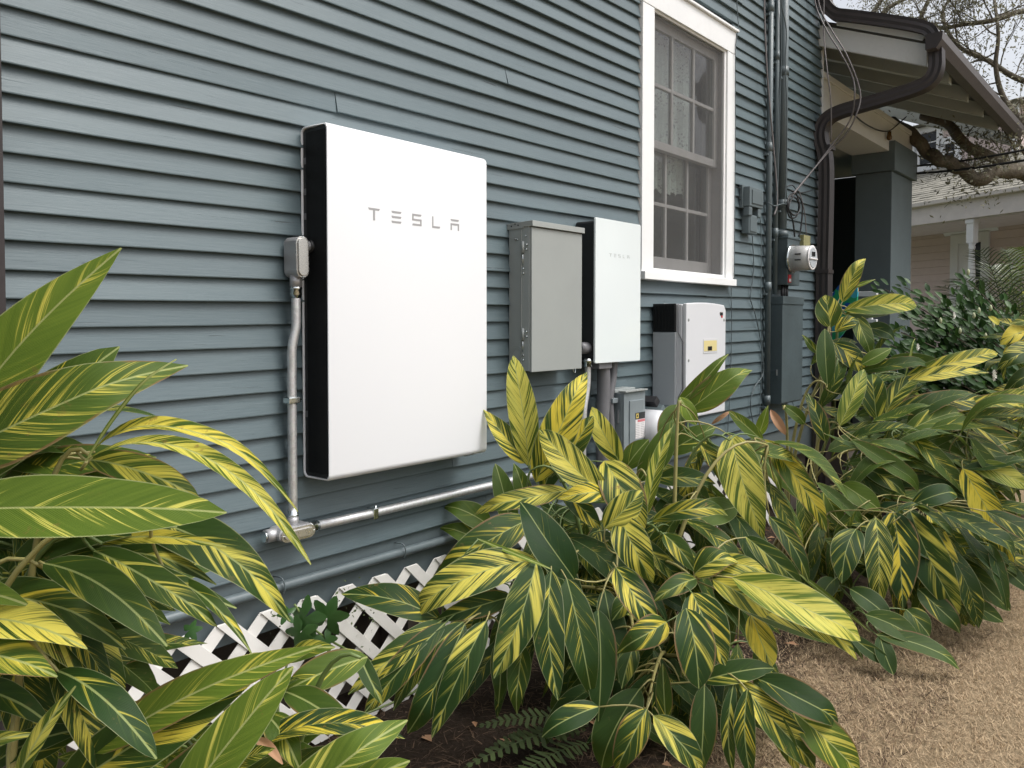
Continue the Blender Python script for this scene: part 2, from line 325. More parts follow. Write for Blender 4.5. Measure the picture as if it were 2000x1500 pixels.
# ================================================================== GROUND
def ground():
    mb = MB(); xs = [-40, -12, -4] + [-2+.25*i for i in range(49)] + [14, 22, 60, 140]; ys = [-60, -20, -8] + [-5+.25*i for i in range(25)] + [3, 8, 30, 140]
    for y in ys:
        for x in xs:
            z = .016*noise.noise(V((x*1.7, y*1.7, 0))) if abs(x) < 12 and y > -6 and y < .2 else 0
            mb.v.append((x, y, z-.005))
    n = len(xs)
    for j in range(len(ys)-1):
        for i in range(n-1): mb.f.append([j*n+i, j*n+i+1, (j+1)*n+i+1, (j+1)*n+i]); mb.sm.append(True)
    tag(mb.build('ground', M['soil'], fix=False), kind='structure')
ground()
def blades(name, n, region, h, wd, mat, flat, label, cat):
    vs, fs = [], []
    for i in range(n):
        x, y = region()
        a = U(0, 2*pi); l = U(*h); el = U(*flat); ww = U(*wd)
        d = V((cos(a)*cos(el), sin(a)*cos(el), sin(el))); s = V((-sin(a), cos(a), 0))*ww
        p = V((x, y, U(-.004, .006))); q = p + d*l*.55; r = p + d*l + V((0, 0, -l*.12*R_()))+s*U(-3, 3)
        b = len(vs); vs += [p-s, p+s, q+s*.8, q-s*.8, r]; fs += [(b, b+1, b+2, b+3), (b+3, b+2, b+4)]
    me = bpy.data.meshes.new(name); me.from_pydata([tuple(p) for p in vs], [], fs); me.update()
    return tag(link(name, me, mat), label, cat, kind='stuff')
def bed(x): return -1.12 + .18*sin(x*2.1+1) + .10*sin(x*5.3)
def reg_lawn():
    while 1:
        x, y = U(1.6, 7.5), U(-2.6, -.45)
        if x > 5 and R_() < .45: continue
        if y < bed(x) + U(-.1, .3): return x, y
blades('dry_lawn', 90000, reg_lawn, (.012, .040), (.0006, .0014), M['straw'], (0.0, 1.1), 'short straw brown dormant lawn beside the planting bed', 'grass')
blades('bed_litter', 24000, lambda: (U(.3, 6.2), U(-1.6, -.02)), (.015, .09), (.0006, .002), M['litter'], (-.05, .35), 'dark twigs and dead bits on the soil under the plants', 'leaf litter')

vs, fs = [], []
for i in range(130):
    x = U(.6, 6.5); y = U(-1.15, -.1); z = U(.004, .03); a = U(0, 6.3); l = U(.03, .085); w_ = l*U(.16, .3); d = V((cos(a), sin(a), U(-.15, .25))); q = V((-sin(a), cos(a), U(-.3, .3))); p = V((x, y, z)); b = len(vs)
    vs += [tuple(p), tuple(p+d*l*.5+q*w_+V((0, 0, .008))), tuple(p+d*l), tuple(p+d*l*.5-q*w_+V((0, 0, .006)))]; fs.append((b, b+1, b+2, b+3))
me = bpy.data.meshes.new('fallen_leaves'); me.from_pydata(vs, [], fs); me.update(); tag(link('fallen_leaves', me, M['tan']), 'scattered small dry leaves fallen on the soil and the lawn edge', 'fallen leaves', kind='stuff')
# ================================================================== HOUSE
house = thing('clapboard_house', 'slate blue wooden house with lapped siding, white window and low porch', 'house', (0, 0, 0))
XL, XC = -1.5, 6.43
wx0, wx1 = W(1254, 300, -.03)[0], W(1434.5, 300, -.03)[0]
wzt, wzb = W(1437, 60, -.03)[1], W(1436, 557, -.035)[1]
def clapboard(x0, x1, k, seed):
    mb = MB(); n = max(2, int((x1-x0)/.22)); P = .0722
    tw = random.uniform(-.0035, .0035); tp = random.uniform(.017, .025)
    sag = random.uniform(-.003, .003)
    for i in range(n+1):
        x = x0 + (x1-x0)*i/n
        zb = 2.008 + .0075*(x-3.7)*1.0 + P*k + .0032*noise.noise(V((x*1.3, k*3.1, seed)))+.0012*noise.noise(V((x*6.3, k*3.1, seed))) + sag*(i/n-.5)
        pr = tp + .0035*noise.noise(V((x*1.1, k*7.7, 5+seed))) + tw*(i/n-.5)
        zt = zb + P + .013
        mb.v += [(x, -pr, zb), (x, -pr-.0005, zb+.003), (x, -.003, zt), (x, .004, zt), (x, .004, zb)]
        if i:
            a, b = (i-1)*5, i*5
            for q in range(5):
                r = (q+1) % 5; mb.f.append([a+q, a+r, b+r, b+q]); mb.sm.append(False)
    e = n*5; mb.f += [[4, 3, 2, 1, 0], [e, e+1, e+2, e+3, e+4]]; mb.sm += [False, False]
    return mb.build('clapboard', M['clap'], house)
for k in range(-19, 42):
    z = 2.008 + .0722*k
    spans = [(XL, XC)]
    if z + .04 > wzb-.03 and z + .02 < wzt: spans = [(XL, wx0-.004), (wx1+.004, XC)]
    for a, b in spans:
        cuts = []
        x = a + U(1.2, 9)
        while x < b - .5: cuts.append(x); x += U(4.0, 7.5)
        e = [a] + cuts + [b]
        for q in range(len(e)-1): clapboard(e[q] + (.0008 if q else 0), e[q+1] - .0008, k, R_()*50)
for a_, b_ in (((XL, .006, .50), (wx0+.05, .14, 4.95)), ((wx1-.05, .006, .50), (XC, .14, 4.95)), ((wx0+.05, .006, .50), (wx1-.05, .14, wzb-.02)), ((wx0+.05, .006, wzt-.03), (wx1-.05, .14, 4.95))): boxo('wall_core', a_, b_, M['dark'], house)
boxo('skirt_board', (XL, -.008, .425), (XC, .004, .640), M['slate'], house, .002)
boxo('foundation_wall', (XL, .20, -.1), (XC, .30, .50), M['under'], house)
for i in range(7): boxo('pier', (i*1.3-.5, .03, -.1), (i*1.3-.2, .19, .50), M['under'], house, .004)
boxo('corner_board', (XC, -.022, .5), (XC+.028, .09, 4.95), M['rake'], house, .002)
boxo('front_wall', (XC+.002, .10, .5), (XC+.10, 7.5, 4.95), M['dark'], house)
# main eave
boxo('soffit', (XL-.3, -.48, 4.98), (XC+.35, .1, 5.02), M['rake'], house)
boxo('fascia_board', (XL-.3, -.50, 4.95), (XC+.35, -.482, 5.13), M['rake'], house)
MB().prism([(-.56, 5.10), (3.8, 7.3), (8.2, 5.1), (8.2, 5.04), (-.56, 5.04)], 0, XL-.35, XC+.4).build('roof', M['shingle'], house)
# ---- window
win = link('window', None, parent=house); JR = W(1411, 300, 0.0)[0]; JL = W(1276.5, 300, -.03)[0]
zT = W(1345, 58, -.03)[1]; zB = W(1345, 530.5, -.02)[1]
y0 = -.032
boxo('casing', (wx0, y0, wzb+.03), (JL, .02, wzt-.155), M['white'], win, .0025)
boxo('casing', (JR, y0, wzb+.03), (wx1, .02, wzt-.155), M['white'], win, .0025)
boxo('head_casing', (wx0-.001, y0-.002, wzt-.153), (wx1+.001, .02, wzt-.014), M['white'], win, .0025)
boxo('drip_cap', (wx0-.014, y0-.018, wzt-.0125), (wx1+.014, .02, wzt+.002), M['white'], win, .003)
boxo('sill', (W(1256, 545, -.05)[0], -.062, wzb-.008), (W(1435.5, 550, -.05)[0], .02, wzb+.034), M['white'], win, .003)
boxo('dark_room_block', (JL-.05, .145, zB-.1), (JR+.05, .60, zT+.1), M['dark'], win)  # solid dark block, its colour stands in for the shade of the room
s = .022
for nm, a, b in (('screen_frame', (JL, -.020, zB-.03), (JL+s, -.006, zT+.02)), ('screen_frame', (JR-s, -.020, zB-.03), (JR, -.006, zT+.02)),
                 ('screen_frame', (JL+s, -.020, zT), (JR-s, -.006, zT+.02)), ('screen_frame', (JL+s, -.020, zB-.03), (JR-s, -.006, zB))):
    boxo(nm, a, b, M['white'], win, .0015)
boxo('jamb', (JL-.02, .008, zB-.03), (JL+.002, .144, zT+.03), M['sash'], win)
boxo('jamb', (JR-.002, .008, zB-.03), (JR+.02, .144, zT+.03), M['sash'], win)
boxo('head_jamb', (JL+.003, .008, zT+.002), (JR-.003, .144, zT+.03), M['sash'], win)
boxo('sill_inner', (JL+.003, .008, zB-.03), (JR-.003, .144, zB+.003), M['sash'], win)
def sash(y, z0, z1, br, tr):
    sh = link('sash', None, parent=win); t = .032; x0, x1 = JL+.004, JR-.004; st = .052
    boxo('stile', (x0, y, z0), (x0+st, y+t, z1), M['sash'], sh, .002); boxo('stile', (x1-st, y, z0), (x1, y+t, z1), M['sash'], sh, .002)
    boxo('rail', (x0+st, y+.001, z0), (x1-st, y+t-.001, z0+br), M['sash'], sh, .002); boxo('rail', (x0+st, y+.001, z1-tr), (x1-st, y+t-.001, z1), M['sash'], sh, .002)
    a, b = x0+st, x1-st
    zm = (z0+br+z1-tr)/2
    for i in (1, 2):
        x = a + (b-a)*i/3; boxo('muntin', (x-.010, y+.003, z0+br), (x+.010, y+t-.004, z1-tr), M['sash'], sh, .002)
    e = [a] + [a+(b-a)*i/3 for i in (1, 2)] + [b]
    for i in range(3): boxo('muntin', (e[i]+.0101*(i > 0), y+.004, zm-.010), (e[i+1]-.0101*(i < 2), y+t-.005, zm+.010), M['sash'], sh, .002)
    for i in range(3):
        for zz0, zz1 in ((z0+br, zm-.010), (zm+.010, z1-tr)):
            boxo('pane', (e[i]+.010*(i > 0), y+.013, zz0), (e[i+1]-.010*(i < 2), y+.016, zz1), M['pane'], sh)
kk = N('window_pane'); gl = kk.n('BsdfGlossy'); gl.inputs['Roughness'].default_value = .03; tr = kk.n('BsdfTransparent'); tr.inputs[0].default_value = (.80, .84, .83, 1); fz = kk.n('Fresnel'); fz.inputs[0].default_value = 1.6
mx = kk.n('MixShader'); kk.t.links.new(kk.math('MULTIPLY', kk.math('MULTIPLY_ADD', fz.outputs[0], 1.3, .02, clamp=True), kk.math('SUBTRACT', 1., kk.n('NewGeometry').outputs['Backfacing'])), mx.inputs[0]); kk.t.links.new(tr.outputs[0], mx.inputs[1]); kk.t.links.new(gl.outputs[0], mx.inputs[2]); M['pane'] = kk.done(mx.outputs[0])
zmid = W(1345, 302, .02)[1]
sash(.030, zmid-.02, zT+.002, .045, .05); sash(.068, zB+.003, zmid+.03, .075, .045)
boxo('insect_screen', (JL+s, -.012, zB), (JR-s, -.0112, zT), M['screen'], win)
mb = MB(); nx = 40
cx0, cx1 = JL+.05, JL+.05+(JR-JL)*.72
for z0, z1 in ((zB+.45, zT-.02),):
    for i in range(nx+1):
        x = cx0 + (cx1-cx0)*i/nx; yy = .116 + .012*sin(i*1.3)+.006*sin(i*.7)
        mb.v += [(x, yy, z0+.03*abs(sin(i*.55))), (x, yy, z1)]
        if i: mb.f.append([2*i-2, 2*i, 2*i+1, 2*i-1]); mb.sm.append(True)
mb.build('lace_curtain', M['lace'], win, fix=False)

# ---- porch
xcol = onp(1747, 300, 1, -.05).x
boxo('porch_beam', (XC+.03, .0, 3.075), (onp(1783, 260, 1, 0).x, .35, 3.39), M['cream'], house, .004)
boxo('beam_moulding', (XC+.03, -.022, 3.345), (onp(1783, 260, 1, 0).x+.01, -.002, 3.392), M['cream'], house, .006)
pc = link('porch_column', None, parent=house)
cy = onp(1663, 300, 0, xcol).y; cw = onp(1791, 310, 1, -.05).x
boxo('column_shaft', (xcol+.04, -.02, .0), (cw-.05, cy-.03, 2.885), M['column'], pc, .004)
boxo('column_cap', (xcol, -.055, 2.888), (cw, cy, 3.17), M['column'], pc, .004)
boxo('porch_ceiling', (XC+.1, .35, 3.10), (9.69, 7.5, 3.14), M['raft'], house)
boxo('porch_floor', (XC+.1, -.02, .78), (9.6, 7.5, .86), M['slate2'], house)
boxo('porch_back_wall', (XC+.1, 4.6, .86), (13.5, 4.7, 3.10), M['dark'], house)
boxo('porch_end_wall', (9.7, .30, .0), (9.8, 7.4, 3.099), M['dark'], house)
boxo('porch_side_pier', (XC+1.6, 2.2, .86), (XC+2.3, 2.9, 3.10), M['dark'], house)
# porch roof: slopes down towards the viewer (-y), eave along x
XR0, XR1, SL = 6.40, 9.75, .41
GX = .19
def zr(y): return 3.735 + y*SL                                       # underside line of the roof at y<=0
ye = -.80
MB().prism([(ye-.03, zr(ye)-.005), (1.6, zr(1.6)), (1.6, zr(1.6)+.03), (ye-.03, zr(ye)+.025)], 0, XR0+.02, XR1).build('roof_decking', M['soffit'], house)
shg = link('porch_roof', None, parent=house)
for r in range(18):
    ya = ye-.05 + r*.13
    if ya > 1.5: break
    x = XR0 - .01 - (.15 if r % 2 else 0)
    while x < XR1:
        x2 = x + .30; a = max(x, XR0-.01) + .002; b = min(x2, XR1+.02) - .002
        if b > a + .02:
            zz = zr(ya)+.030+U(0, .002)
            MB().add([(a, ya, zz), (b, ya, zz), (b, ya+.2, zz+.2*SL-.006), (a, ya+.2, zz+.2*SL-.006), (a, ya, zz+.008), (b, ya, zz+.008), (b, ya+.2, zz+.2*SL), (a, ya+.2, zz+.2*SL)],
                     [(0,3,2,1),(4,5,6,7),(0,1,5,4),(1,2,6,5),(2,3,7,6),(3,0,4,7)]).build('shingle', M['shingle'], shg)
        x = x2
def rafter(x, t, d, mat, name='rafter', y1=1.2, y00=None):
    y00 = ye+.02 if y00 is None else y00
    MB().prism([(y00, zr(y00)-d), (y1, zr(y1)-d), (y1, zr(y1)-.008), (y00, zr(y00)-.008)], 0, x, x+t).build(name, mat, house, .003)
rafter(XR0-.035, .035, .165, M['rake'], 'rake_board', .0)
MB().prism([(ye+.05, zr(ye)+.03), (-.15, zr(-.15)+.01), (-.15, zr(-.15)+.065), (ye+.02, zr(ye)+.060)], 0, XR0-.055, XR0-.037).build('rake_trim', M['rake'], house, .003)
for u_ in (1861, 1895, 1925, 1953, 1983):
    x = onp(u_, 190, 1, ye).x; rafter(x, .045, .13, M['raft'])
rafter(7.05, .045, .13, M['raft'])
gut = link('gutter', None, parent=house)
gp = [(ye-.005, zr(ye)+.02), (ye-.005, zr(ye)-.085), (ye-.075, zr(ye)-.085), (ye-.11, zr(ye)-.03), (ye-.115, zr(ye)+.022), (ye-.105, zr(ye)+.022), (ye-.10, zr(ye)-.02), (ye-.07, zr(ye)-.075), (ye-.014, zr(ye)-.075), (ye-.014, zr(ye)+.02)]
MB().prism(gp, 0, XR0-GX, XR1+.03).build('gutter_trough', M['brown2'], gut)
MB().prism([gp[0], gp[1], gp[2], gp[3], gp[4]], 0, XR0-GX-.004, XR0-GX-.001).build('gutter_end_cap', M['brown'], gut)

# ---- downspout with corrugated faces
def spout(pts, name, wd=.10, dp=.075, parent=None, mat=None, frame=V((1, 0, 0)), n=6, lab=None):
    P = spline(pts, n); mb = MB(); prof = []
    def side(a, b, nn, amp):
        for i in range(nn):
            t = i/nn; k = amp if i % 2 else 0
            prof.append((V(a).lerp(V(b), t), k))
    a, b = wd/2, dp/2
    for (p, q, nn, nr) in (((-a, -b), (a, -b), 8, (0, 1)), ((a, -b), (a, b), 4, (-1, 0)), ((a, b), (-a, b), 8, (0, -1)), ((-a, b), (-a, -b), 4, (1, 0))):
        for i in range(nn):
            pt = V(p).lerp(V(q), i/nn); kk = .005 if i % 2 else 0; prof.append((pt.x+nr[0]*kk, pt.y+nr[1]*kk))
    m = len(prof)
    for i, p in enumerate(P):
        d = (P[min(i+1, len(P)-1)]-P[max(i-1, 0)]).normalized(); f = (frame - d*frame.dot(d)).normalized(); g = d.cross(f)
        for q in prof: mb.v.append(tuple(p + f*q[0] + g*q[1]))
        if i:
            for k_ in range(m): mb.f.append([(i-1)*m+k_, (i-1)*m+(k_+1) % m, i*m+(k_+1) % m, i*m+k_]); mb.sm.append(False)
    mb.f += [list(range(m))[::-1], [(len(P)-1)*m+k_ for k_ in range(m)]]; mb.sm += [False]*2
    return mb.build(name, mat or M['brown'], parent)
ds = thing('downspout', 'dark brown corrugated downspout wrapping round the porch eave and running down the house corner', 'downspout', (6.37, -.08, 0))
ds.matrix_world.translation = (6.37, -.08, 0)
def rel(pts, o): return [V(p)-V(o) for p in pts]
O = (6.37, -.08, 0); XD = 6.335
def xd(u, v, x=XD): return onp(u, v, 0, x)
up_ = [V((XD, -.10, 4.9)), V((XD, -.10, 4.2)), xd(1611, -8), xd(1617, 14), xd(1634, 29), xd(1660, 33), xd(1700, 38), xd(1750, 45), xd(1795, 53), xd(1818, 62), xd(1828, 82), xd(1830, 110), xd(1829, 135), xd(1819, 156), xd(1797, 170), xd(1750, 186), xd(1690, 204), xd(1640, 219), xd(1616, 233), xd(1606, 252), xd(1605, 275), V((XD+.02, -.085, 2.6)), V((XD+.02, -.08, 1.8))]
spout(rel(up_, O), 'upper_pipe', .105, .085, ds)
spout(rel([V((XD+.02, -.08, 1.81)), V((XD+.02, -.08, 1.2)), V((XD+.02, -.08, .12))], O), 'lower_pipe', .11, .09, ds)
for z in (2.75, 1.8): boxo('strap', (XD-.04-O[0], -.13-O[1], z), (XD+.08-O[0], -.03-O[1], z+.03), M['brown'], ds)
d2 = thing('downspout', 'brown vertical downspout at the left edge of the siding', 'downspout', (0, 0, 0))
xx = onp(8, 640, 1, -.09).x; spout([V((xx-.05, -.065, 4.9)), V((xx-.05, -.065, 2.5)), V((xx-.05, -.065, .1))], 'pipe', .10, .08, d2)
boxo('strap', (xx-.11, -.11, 2.9), (xx+.01, -.018, 2.93), M['brown'], d2)

# ---- porch railing, painted board
rl = thing('porch_railing', 'white balustrade seen behind the ginger leaves on the porch', 'railing', (0, 0, 0))
rx = 7.6
boxo('top_rail', (rx-.03, -.12, 1.655), (rx+.03, 1.2, 1.70), M['white'], rl, .004); boxo('bottom_rail', (rx-.02, -.12, 1.42), (rx+.02, 1.2, 1.45), M['white'], rl, .004)
boxo('newel_post', (rx-.045, .42, .5), (rx+.045, .51, 1.419), M['white'], rl, .005)
for i in range(9): boxo('baluster', (rx-.015, -.08+i*.13, 1.45), (rx+.015, -.05+i*.13, 1.655), M['white'], rl, .003)
pb = thing('painted_board', 'bright blue and green painted oval board leaning by the porch corner', 'board', (0, 0, 0))
ctr = onp(1637, 612, 0, 7.2); mb = MB(); pts = []
for i in range(28):
    t = 2*pi*i/28; pts.append((ctr.y + .13*cos(t)-.10*sin(t), ctr.z + .30*sin(t)))
mb.prism(pts, 0, 7.19, 7.22); mb.build('board', M['art'], pb, .003)
MB().cyl((7.205, ctr.y+.05, .3), (7.205, ctr.y, ctr.z-.1), .02).build('post', M['stemg'], pb)

# ================================================================== BATTERY UNIT (large white cabinet)
def ring_shell(x0, x1, yf, yb, z0, z1, r, t, mat, parent, rx=.012):
    out = rrect(yf, z0, yb, z1, r, 6); inn = rrect(yf+t, z0+t, yb-t, z1-t, r-t*.6, 6); n = len(out); mb = MB()
    def inset(p):
        zt = min(p[1]-z0, z1-p[1])
        return rx - sqrt(max(0, rx*rx-(rx-min(zt, rx))**2)) if p[0] < (yf+yb)/2 else 0
    for (pp, xa) in ((out, 0), (inn, 0)):
        for p in pp: i = inset(p) if pp is out else inset(p)*.6; mb.v.append((x0+i*.6, p[0], p[1]))
        for p in pp: i = inset(p); mb.v.append((x1-i, p[0], p[1]))
    for k in range(n):
        q = (k+1) % n
        mb.f += [[k, q, n+q, n+k], [2*n+k, 3*n+k, 3*n+q, 2*n+q], [k, 2*n+k, 2*n+q, q], [n+k, n+q, 3*n+q, 3*n+k]]; mb.sm += [True, True, False, False]
    o = mb.build('shell', mat, parent); m = o.modifiers.new('b', 'BEVEL'); m.width = .0012; m.segments = 2; m.limit_method = 'ANGLE'; return o
def logo(x, z, h, wds, gaps, y, mat, parent):
    """five block letters; x,z = lower left; wds = letter lefts and rights"""
    def B(mb, p0, wd, pts): mb.prism([(p0+px*wd, z+pz*h) for px, pz in pts], 1, y-.0006, y+.0004)
    T = [[(0, 1), (.08, .83), (.92, .83), (1, 1)], [(.42, .83), (.42, 0), (.58, 0), (.58, .83)]]
    E = [[(0, a), (.08, a-.17), (.92, a-.17), (1, a)] for a in (1, .585, .17)]
    Sx = [[(0, 1), (0, .83), (.92, .83), (1, 1)], [(0, .83), (0, .585), (.15, .585), (.15, .83)], [(0, .585), (0, .415), (1, .415), (1, .585)], [(.85, .415), (.85, .17), (1, .17), (1, .415)], [(.0, 0), (.08, .17), (1, .17), (1, 0)]]
    Lx = [[(0, 1), (0, .17), (.15, .17), (.15, 1)], [(0, .17), (0, 0), (.92, 0), (1, .17)]]
    A = [[(0, 1), (.08, .83), (.92, .83), (1, 1)], [(0, .63), (0, .46), (1, .46), (1, .63)], [(0, .46), (0, 0), (.15, 0), (.15, .46)], [(.85, .46), (.85, 0), (1, 0), (1, .46)]]
    for nm, L, (a, b) in zip('TESLA', (T, E, Sx, Lx, A), wds):
        mb = MB()
        for p in L: B(mb, a, b-a, p)
        mb.build('letter', mat, parent)
YF = -.160
bat = thing('battery_cabinet', 'large white wall battery with black finned side and bold grey lettering', 'battery', (0, 0, 0))
bx0, bx1 = W(640.5, 560, YF)[0], W(950.5, 560, YF)[0]; bz0, bz1 = W(641, 942, YF)[1], W(640, 236.5, YF)[1]
ring_shell(bx0, bx1, YF, -.020, bz0, bz1, .022, .005, M['shell'], bat)
boxo('side_panel', (bx0+.006, YF+.006, bz0+.007), (bx1-.006, -.026, bz1-.007), M['black'], bat)
for i in range(22):
    yy = YF+.014 + i*.0046
    boxo('fin', (bx0+.001, yy, bz0+.02), (bx0+.0065, yy+.0018, bz1-.02), M['black'], bat)
for i, zz in enumerate((bz1-.12, bz1-.22, bz1-.30, bz1-.38, bz0+.2)):
    boxo('bracket', (bx0+.002, -.045, zz), (bx0+.007, -.032, zz+.02), M['pvc'], bat)
boxo('rear_bracket', (bx0+.05, -.020, bz1-.25), (bx1-.05, -.017, bz1-.15), M['steel'], bat); boxo('rear_bracket', (bx0+.05, -.020, bz0+.1), (bx1-.05, -.017, bz0+.2), M['steel'], bat)
boxo('foot', (bx1-.06, -.10, bz0-.012), (bx1-.01, -.03, bz0), M['black'], bat)
def lx(u, v, y): return W(u, v, y)[0]
zt, zb = W(719, 405, YF)[1], W(731, 430.5, YF)[1]
logo(0, zb, zt-zb, [(lx(a, 430, YF), lx(b, 430, YF)) for a, b in ((719, 742), (764.5, 784), (805, 823.3), (844, 859.7), (880, 896.4))], 0, YF, M['letter'], bat)

# gateway
YG = -.140
gw = thing('gateway_cabinet', 'smaller white glass fronted cabinet with faint small lettering beside the window', 'electrical cabinet', (0, 0, 0))
gx0, gx1 = W(1163, 560, YG)[0], W(1251, 560, YG)[0]; gz0, gz1 = W(1162, 710, YG)[1], W(1164, 424, YG)[1]
mb = MB(); mb.prism(rrect(gx0, gz0, gx1, gz1, .008, 4), 1, YG, YG+.010); mb.build('front_cover', M['gshell'], gw, .0015)
MB().prism(rrect(gx0+.006, gz0+.012, gx1-.006, gz1-.012, .02, 4), 1, YG+.0102, -.020).build('body', M['black'], gw, .003)
zt, zb = W(1190, 494.5, YG)[1], W(1195, 501.5, YG)[1]
logo(0, zb, zt-zb, [(lx(a, 500, YG), lx(b, 500, YG)) for a, b in ((1190, 1195.2), (1199.4, 1203.8), (1208, 1212.3), (1216.6, 1220.5), (1225, 1229.2))], 0, YG, M['letter2'], gw)
MB().cyl((gx0-.05, -.08, W(1140, 680, -.09)[1]), (gx0+.012, -.09, W(1140, 680, -.09)[1]), .028).build('side_hub', M['pvc'], gw)
boxo('bottom_fitting', (gx0+.05, -.13, gz0-.03), (gx0+.16, -.06, gz0+.013), M['pvc'], gw, .004)

# grey breaker box
YB = -.142
bb = thing('breaker_box', 'tall light grey hinged electrical box between the two white cabinets', 'electrical box', (0, 0, 0))
qx0, qx1 = W(1038, 560, YB)[0], W(1136.5, 560, YB)[0]; qz0, qz1 = W(1037, 727, YB)[1], W(1043, 431, YB)[1]
boxo('door', (qx0+.002, YB, qz0), (qx1, YB+.012, qz1-.028), M['grayf'], bb, .0015)
boxo('body', (qx0, YB+.0125, qz0+.004), (qx1-.003, -.018, qz1-.012), M['gray2'], bb, .0015)
MB().prism([(YB-.010, qz1-.024), (YB-.010, qz1), (-.012, qz1-.006), (-.012, qz1-.032), (YB+.04, qz1-.030), (YB+.04, qz1-.024)], 0, qx0-.005, qx1+.008).build('rain_hood', M['grayf'], bb, .0015)
boxo('side_flange', (qx0-.0035, YB+.052, qz0+.02), (qx0-.0002, YB+.056, qz1-.035), M['grayf'], bb)
for zz in (qz1-.135, qz0+.135):
    h = link('hinge', None, parent=bb)
    MB().cyl((qx0-.006, YB+.042, zz), (qx0-.006, YB+.042, zz+.050), .006, 10).build('hinge_barrel', M['gray2'], h)
    MB().cyl((qx0-.006, YB+.042, zz-.05), (qx0-.006, YB+.042, zz), .0025, 8).build('hinge_pin', M['zinc'], h)
    for q in (-.065, -.085, .035, .015):
        MB().tube([(qx0-.001, YB+(.042 if q < 0 else .024), zz+q), (qx0-.006, YB+(.042 if q < 0 else .024), zz+q)], [.0055, .003], 8).build('screw', M['zinc'], h)
for a, b in ((.085, .055), (.075, .058), (.030, .045)): MB().tube([(qx0-.001, YB+a, qz1-.018-b), (qx0-.005, YB+a, qz1-.018-b)], [.005, .003], 8).build('screw', M['zinc'], bb)
for a, b in ((.10, .016), (.155, .018), (.125, .010)): MB().cyl((qx0-.0062, YB+a*.68, qz1-b), (qx0-.0052, YB+a*.68, qz1-b), .0035, 8).build('hole', M['black'], bb)
kc = V((qx0-.0004, YB+.084, qz0+.075))
for r in (.018, .027, .037):
    mb = MB(); mb.tube([kc + V((0, r*cos(t), r*sin(t))) for t in [2*pi*i/20 for i in range(17)]], .0012, 5); mb.build('knockout_ring', M['gray2'], bb)
MB().tube(spline([(qx1-.06, YB+.006, qz0+.001), (qx1-.055, YB+.004, qz0-.014), (qx1-.045, YB+.004, qz0-.016), (qx1-.042, YB+.006, qz0+.001)], 4), .0018, 6).build('latch_loop', M['zinc'], bb)

# ================================================================== conduit run of the battery
cr = thing('metal_conduit', 'galvanised conduit dropping beside the white battery and running right along the siding', 'conduit', (0, 0, 0))
yc = -.055
def P3(u, v, y): x, z = W(u, v, y); return V((x, y, z))
def capsule_body(a, b, r, y_0, y_1, mat, parent, name, bevel=.004, closed=True):
    """stadium shape between points a,b (x,z) of radius r, extruded in y"""
    a, b = V(a), V(b); d = (b-a).normalized(); nrm = V((-d.y, d.x)); pts = []
    for i in range(9):
        t = pi*i/8; pts.append(b + nrm*cos(t)*-r + d*sin(t)*r)
    for i in range(9):
        t = pi*i/8; pts.append(a + nrm*cos(t)*r - d*sin(t)*r)
    return MB().prism([tuple(p) for p in pts], 1, y_0, y_1).build(name, mat, parent, bevel)
f1 = thing('conduit_body', 'grey cast conduit elbow with oval cover at the upper left of the white battery', 'conduit fitting', (0, 0, 0))
ya = -.105; A1 = W(591.5, 475, ya); B1 = W(592.5, 528, ya); r1 = W(604, 500, ya)[0]-W(592, 500, ya)[0]
capsule_body(A1, B1, r1*1.0, ya+.002, ya+.006, M['coverp'], f1, 'cover_plate', .001); capsule_body(A1, B1, r1*.78, ya-.004, ya+.001, M['coverp'], f1, 'cover_boss', .002)
capsule_body(A1, B1, r1*.95, ya+.0065, -.030, M['cast'], f1, 'housing', .006)
for p, dz in ((A1, r1*.86), (B1, -r1*.86)): MB().tube([(p[0], ya+.003, p[1]+dz), (p[0], ya-.003, p[1]+dz)], [.0035, .002], 8).build('cover_screw', M['zinc'], f1)
hubz = A1[1]-.005; MB().tube([(A1[0]+.01, -.068, hubz), (A1[0]+.045, -.068, hubz), (A1[0]+.05, -.068, hubz)], [.018, .018, .016], 14).build('side_hub', M['cast'], f1)
MB().tube([(A1[0]+.046, -.068, hubz), (bx0+.012, -.068, hubz)], .024, 6).build('lock_nut', M['black'], f1)
MB().tube([(B1[0], -.064, B1[1]-r1*.6), (B1[0], -.064, B1[1]-r1-.028)], .019, 14).build('bottom_hub', M['cast'], f1)
zc = B1[1]-r1-.028
MB().tube([(B1[0], -.064, zc), (B1[0], -.064, zc-.008), (B1[0], -.064, zc-.010), (B1[0], -.064, zc-.024), (B1[0], -.064, zc-.026), (B1[0], -.064, zc-.036)], [.020, .020, .016, .020, .018, .016], 12).build('compression_nut', M['zinc'], cr)
xv = W(570.5, 800, yc)[0]; zlow = W(570, 1010, yc)[1]
MB().tube(spline([(B1[0], -.064, zc-.034), (B1[0], -.064, W(583, 610, -.06)[1]), (B1[0]-.001, -.063, W(583, 640, -.06)[1]), (B1[0]-.012, -.058, W(578, 680, -.06)[1]), (xv+.001, -.055, W(571, 720, -.06)[1]), (xv, -.055, W(570, 760, -.06)[1]), (xv, -.055, zlow)], 5), .0145, 14).build('vertical_pipe', M['galv'], cr)
z_ = W(572, 781, yc)[1]
boxo('pipe_clamp', (xv-.022, -.073, z_-.010), (xv+.020, -.036, z_+.010), M['zinc'], cr, .003); MB().cyl((xv+.020, -.055, z_), (xv+.035, -.055, z_), .003, 8).build('clamp_bolt', M['zinc'], cr)
